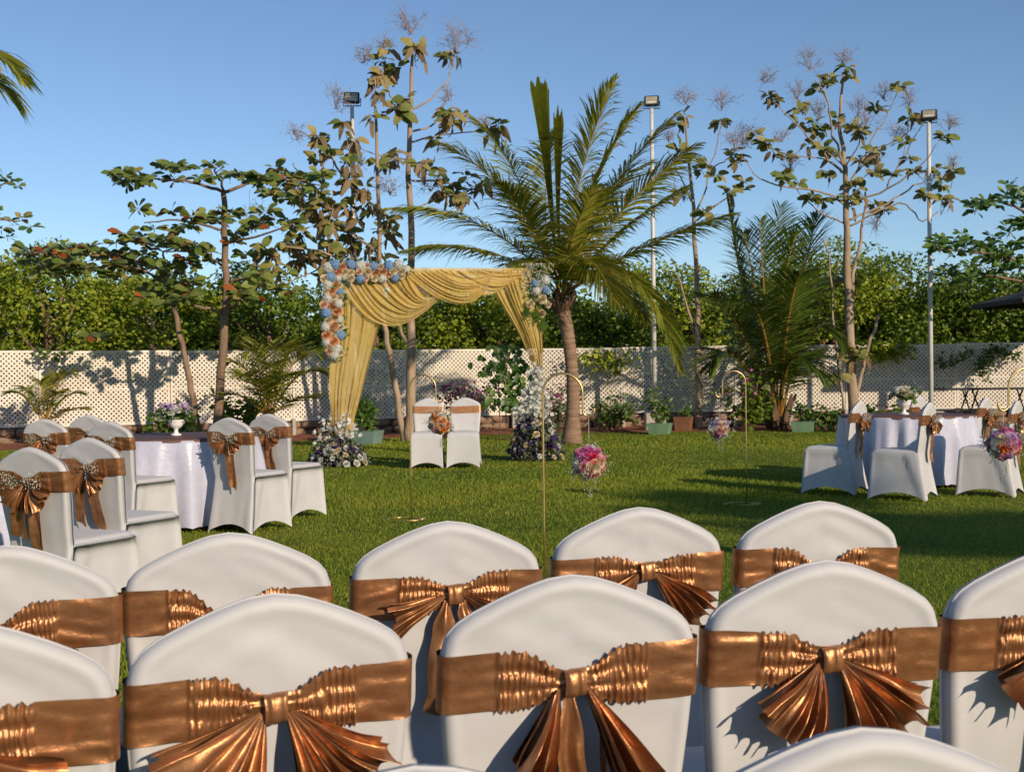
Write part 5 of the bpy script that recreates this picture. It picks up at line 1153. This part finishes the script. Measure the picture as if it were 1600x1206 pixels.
# ------------------------------------------------------------------ light poles, pots, shrubs, climbers, parasol, trestle table
def extras():
    def light_pole(label, px, top_py, d, tilt, rz):
        p = P(px, top_py, d); t = thing('light_pole', label, 'light pole', (p.x, d, 0), 0, 'floodlight poles along the fence')
        m = MB(); m.tube([(0, 0, 0), (0, 0, p.z * .5), (0, 0, p.z)], [.05, .045, .038], 12); obj('pole', m.mesh('pole', M['pole']), t)
        m = MB(); m.box((0, 0, .17), (.42, .36, .42), bev=.02); obj('base_block', m.mesh('base_block', M['concrete'], smooth=False), t)
        R_ = (R(tilt), 0, rz)
        m = MB(); m.box((0, .0, .0), (.31, .06, .25), bev=.02); m.box((0, .06, 0), (.22, .06, .17), bev=.01)
        for k in range(7): m.box((-.12 + .04 * k, .10, 0), (.008, .04, .2))
        f = obj('floodlight', m.mesh('floodlight', M['black'], smooth=False), t, (0, -.03, p.z + .15), R_)
        m = MB(); m.box((0, -.033, 0), (.235, .006, .175)); obj('lens', m.mesh('lens', M['lamp_glass'], smooth=False), f)
        m = MB(); m.box((0, -.038, -.05), (.18, .004, .03)); obj('reflector', m.mesh('reflector', M['white_wall'], smooth=False), f)
        m = MB(); m.tube([(-.17, 0, .15), (-.17, 0, .0), (.17, 0, .0), (.17, 0, .15)], .012, 6); obj('bracket', m.mesh('bracket', M['black']), t, (0, 0, p.z))
    light_pole('floodlight pole rising behind the tallest teak tree', 550, 166, 25.0, -18, .12)
    light_pole('floodlight pole rising behind the tall coconut palm', 1018, 170, 26.6, -22, -.18)
    light_pole('floodlight pole rising behind the white rose table', 1451, 192, 25.6, -30, -.35)

    def pot_plant(label, px, py, d, w, h, mat, leaf, ph, seed, n=240, lsz=.11, pink=None):
        p = P(px, py, d); p.z = 0; t = thing('potted_plant', label, 'potted plant', p, R(-18)); rg = rng(seed)
        m = MB(); x, y = w / 2, w / 2; b = .82
        vs = [(-x * b, -y * b, 0), (x * b, -y * b, 0), (x * b, y * b, 0), (-x * b, y * b, 0), (-x, -y, h), (x, -y, h), (x, y, h), (-x, y, h), (-x * .86, -y * .86, h), (x * .86, -y * .86, h), (x * .86, y * .86, h), (-x * .86, y * .86, h), (-x * .84, -y * .84, h - .05), (x * .84, -y * .84, h - .05), (x * .84, y * .84, h - .05), (-x * .84, y * .84, h - .05)]
        m.add(vs, [(3, 2, 1, 0)] + [(a + 4 * r, (a + 1) % 4 + 4 * r, (a + 1) % 4 + 4 * r + 4, a + 4 * r + 4) for r in range(3) for a in range(4)] + [(12, 13, 14, 15)]); obj('pot', m.mesh('pot', M[mat], smooth=False), t)
        pts = []; st = MB()
        for k in range(7):
            e = Vector((rg.gauss(0, w * .28), rg.gauss(0, w * .28), h + ph * rg.uniform(.4, 1))); st.tube([(e.x * .2, e.y * .2, h - .05), (e.x * .6, e.y * .6, h + (e.z - h) * .5), e], .008, 4)
            for _ in range(n // 7): q = rg.random() ** .6; pts.append(Vector((e.x * q, e.y * q, h + (e.z - h) * q)) + Vector((rg.gauss(0, .06), rg.gauss(0, .06), rg.gauss(0, .05))))
        obj('stem', st.mesh('stem', M['bark']), t)
        lv = MB(); leaf_quads(lv, pts, lsz, rg, up=.2, asp=.3); tag(obj('foliage', lv.mesh('foliage', M[leaf], smooth=False), t), kind='stuff')
    pot_plant('green square pot with a tall leafy plant before the light pole beside the palm', 1031, 682, 25.2, .44, .22, 'pot_green', 'plant', .62, 1)
    pot_plant('green square pot with a low plant beside the bushy coconut palm', 1255, 670, 25.4, .46, .22, 'pot_green', 'plant', .34, 2, 180)
    pot_plant('teal pot with a dense round plant behind the gold curtain', 574, 690, 23.0, .46, .24, 'pot_teal', 'plant', .62, 3, 520)
    pot_plant('small brown pot by the slim teak trunk', 1068, 672, 26.4, .36, .30, 'pot_brown', 'plant', .18, 4, 60)

    def shrub(label, px, py, d, w, h, leaf, n, lsz, seed, fl=None, nf=0):
        p = P(px, py, d); p.z = 0; t = thing('shrub', label, 'shrub', p); rg = rng(seed); st = MB(); pts = []; fp = []
        for k in range(12):
            e = Vector((rg.uniform(-.5, .5) * w, rg.uniform(-.3, .3) * w, h * rg.uniform(.55, 1))); st.tube([(e.x * .1, e.y * .1, 0), (e.x * .45, e.y * .45, e.z * .55), e], .009, 4)
            for _ in range(n // 12): q = rg.uniform(.3, 1.05); pts.append(Vector((e.x * q, e.y * q, e.z * q)) + Vector((rg.gauss(0, .09), rg.gauss(0, .09), rg.gauss(0, .08))))
            for _ in range(nf // 12): fp.append(e + Vector((rg.gauss(0, .10), rg.gauss(0, .10), rg.gauss(-.03, .08))))
        obj('stem', st.mesh('stem', M['bark']), t)
        lv = MB(); leaf_quads(lv, pts, lsz, rg, asp=.36); tag(obj('foliage', lv.mesh('foliage', M[leaf], smooth=False), t), kind='stuff')
        if fl: lv = MB(); leaf_quads(lv, fp, .075, rg, asp=.6, flat=1); tag(obj('blossom', lv.mesh('blossom', M[fl], smooth=False), t), kind='stuff')
    shrub('pink flowering bush behind the couple chairs', 725, 688, 25.2, 1.2, 1.02, 'olive_leaf', 420, .10, 1, 'p_magenta', 150)
    shrub('dark leafy shrub with faint pink flowers beside the bushy coconut palm', 1172, 676, 25.8, 1.0, 1.18, 'bush', 900, .12, 2, 'p_magenta', 60)
    shrub('loose light green shrub against the rubble wall', 960, 678, 26.4, .9, .78, 'plant', 480, .11, 3)
    shrub('bush with pink blossoms beside the palm trunk', 868, 682, 25.6, .8, .98, 'olive_leaf', 320, .10, 4, 'p_magenta', 70)
    shrub('leafy croton behind the purple flower vase', 270, 690, 21.5, .75, .66, 'plant', 420, .13, 5, 'p_orange', 24)
    shrub('dark shrub between the almond trunk and the young palm', 372, 690, 23.2, .9, .95, 'bush', 460, .14, 6)
    shrub('leafy croton behind the white rose vase', 1386, 676, 24.6, .7, .52, 'plant', 380, .13, 7, 'p_orange', 24)
    shrub('low green shrub at the foot of the wide teak', 1300, 676, 25.4, .6, .48, 'plant', 260, .11, 8)

    # climber with large leaves on a stake
    p = P(792, 690, 23.4); p.z = 0; t = thing('climbing_plant', 'climbing plant with large heart leaves on stakes between the couple chairs and palm', 'plant', p); rg = rng(9)
    st = MB(); st.tube([(0, 0, 0), (-.02, 0, .8), (.0, 0, 1.75)], .012, 5); st.tube([(.05, 0, 0), (.25, .05, .45)], .01, 5); st.tube([(-.12, .02, 0), (-.14, .02, 1.2)], .010, 5)
    obj('stem', st.mesh('stem', M['bark']), t)
    lm = leaf_shape('leaf', M['plant'], .8, .3, 5, .22)
    for k in range(170):
        z = rg.uniform(.62, 1.78); x = rg.gauss(-.04, .20) + (.16 if z < 1.3 and rg.random() < .35 else 0); y = rg.gauss(0, .13)
        dv = Vector((rg.gauss(0, .6), -.5 + rg.gauss(0, .4), -.9)).normalized(); nrm = Vector((rg.gauss(0, .5), -1, .45)); xx = dv.cross(nrm).normalized(); zz = xx.cross(dv)
        obj('leaf', lm, t, (x, y, z), Matrix((xx, dv, zz)).transposed().to_quaternion(), rg.uniform(.10, .17))
    tag(obj('blossom', breath_mesh('blossom', [Vector((rg.gauss(-.08, .18), -.15 + rg.gauss(0, .08), rg.uniform(.8, 1.6))) for _ in range(70)], rg, .016), t), kind='stuff')

    def vine(label, path, d, w, n, seed, mat='plant', lsz=.085):
        p0 = P(*path[0], d); t = thing('hanging_vine', label, 'vine', p0, 0, 'vines hanging on the lattice fence'); rg = rng(seed); st = MB(); pts = []
        W_ = [P(x, y, d) - p0 for x, y in path]; st.tube(W_, .008, 4)
        for _ in range(n):
            q = rg.random() * (len(W_) - 1); i = int(q); f = q - i; pts.append(W_[i].lerp(W_[min(i + 1, len(W_) - 1)], f) + Vector((rg.gauss(0, w), rg.gauss(-.05, .05), rg.gauss(-w * .4, w * .8))))
        obj('stem', st.mesh('stem', M['bark']), t); lv = MB(); leaf_quads(lv, pts, lsz, rg, asp=.48); tag(obj('foliage', lv.mesh('foliage', M[mat], smooth=False), t), kind='stuff')
    vine('thin vine looping over the shaded fence panel', [(1466, 552), (1470, 568), (1480, 572), (1492, 562), (1505, 552), (1518, 546)], 27.7, .06, 130, 1)
    vine('thick vine hanging down the shaded fence panel', [(1536, 592), (1534, 570), (1540, 552), (1556, 544), (1568, 552), (1590, 552)], 27.7, .09, 330, 2)
    vine('light green creeper spilling over the fence behind the wide teak', [(1345, 545), (1365, 542), (1385, 548), (1400, 540), (1412, 544)], 27.7, .14, 420, 3, 'bush_light', .11)
    vine('creeper spilling over the fence beside the palm trunk', [(900, 552), (930, 560), (950, 556), (965, 575), (975, 550)], 27.6, .13, 260, 4, 'bush_light', .11)
    vine('creeper tips over the fence behind the low almond', [(58, 548), (72, 553), (95, 556), (106, 550)], 24.0, .06, 60, 5, 'plant', .11)

    # black trestle table by the fence
    a = P(1468, 640, 26.6); b = P(1640, 640, 26.6); t = thing('trestle_table', 'long black trestle table by the shaded fence', 'table', (a.x, 26.6, 0))
    L = b.x - a.x; m = MB(); m.box((L / 2, 0, .80), (L, .75, .04), bev=.008); obj('table_top', m.mesh('table_top', M['black'], smooth=False), t)
    for x in (L * .28, L * .78):
        for s in (-1, 1):
            m = MB(); m.tube([(x + s * .22, -.3, 0), (x - s * .06, -.28, .78)], .018, 6); m.tube([(x + s * .22, .3, 0), (x - s * .06, .28, .78)], .018, 6); obj('leg', m.mesh('leg', M['black']), t)
        m = MB(); m.tube([(x - .14, -.29, .28), (x + .14, -.29, .28)], .012, 6); obj('stretcher', m.mesh('stretcher', M['black']), t)
    # dark parasol
    c = P(1662, 470, 25.6); t = thing('garden_parasol', 'dark square parasol at the lawn side over the trestle table', 'parasol', (c.x, 25.6, 0)); zt = c.z
    m = MB(); m.tube([(0, 0, 0), (0, 0, zt + .35)], .03, 10); obj('pole', m.mesh('pole', M['black']), t)
    w = 1.36; m = MB(); m.add([(-w, -w, zt), (w, -w, zt), (w, w, zt), (-w, w, zt), (0, 0, zt + .42), (-w, -w, zt - .09), (w, -w, zt - .09), (w, w, zt - .09), (-w, w, zt - .09)], [(0, 1, 4), (1, 2, 4), (2, 3, 4), (3, 0, 4), (0, 5, 6, 1), (1, 6, 7, 2), (2, 7, 8, 3), (3, 8, 5, 0)]); obj('canopy', m.mesh('canopy', M['canopy'], smooth=False), t)
    for k in range(4):
        m = MB(); sx, sy = ((-1, -1), (1, -1), (1, 1), (-1, 1))[k]; m.tube([(0, 0, zt + .38), (sx * w, sy * w, zt - .02)], .012, 5); obj('rib', m.mesh('rib', M['black']), t)
    # low white building behind the trees
    c = P(1460, 530, 46); t = thing('low_building', 'low white building glimpsed behind the trees above the vine panel', 'building', (c.x, 46, 0))
    m = MB(); m.box((0, 1.5, 1.2), (4.2, 3, 2.4)); obj('wall', m.mesh('wall', M['white_wall'], smooth=False), t)
    m = MB(); m.box((0, 1.4, 2.46), (4.6, 3.5, .12)); obj('roof', m.mesh('roof', M['concrete'], smooth=False), t)
    for x in (-1.3, 0, 1.3): m = MB(); m.box((x, -.01, 1.4), (.7, .06, .9)); obj('window', m.mesh('window', M['black'], smooth=False), t)
extras()
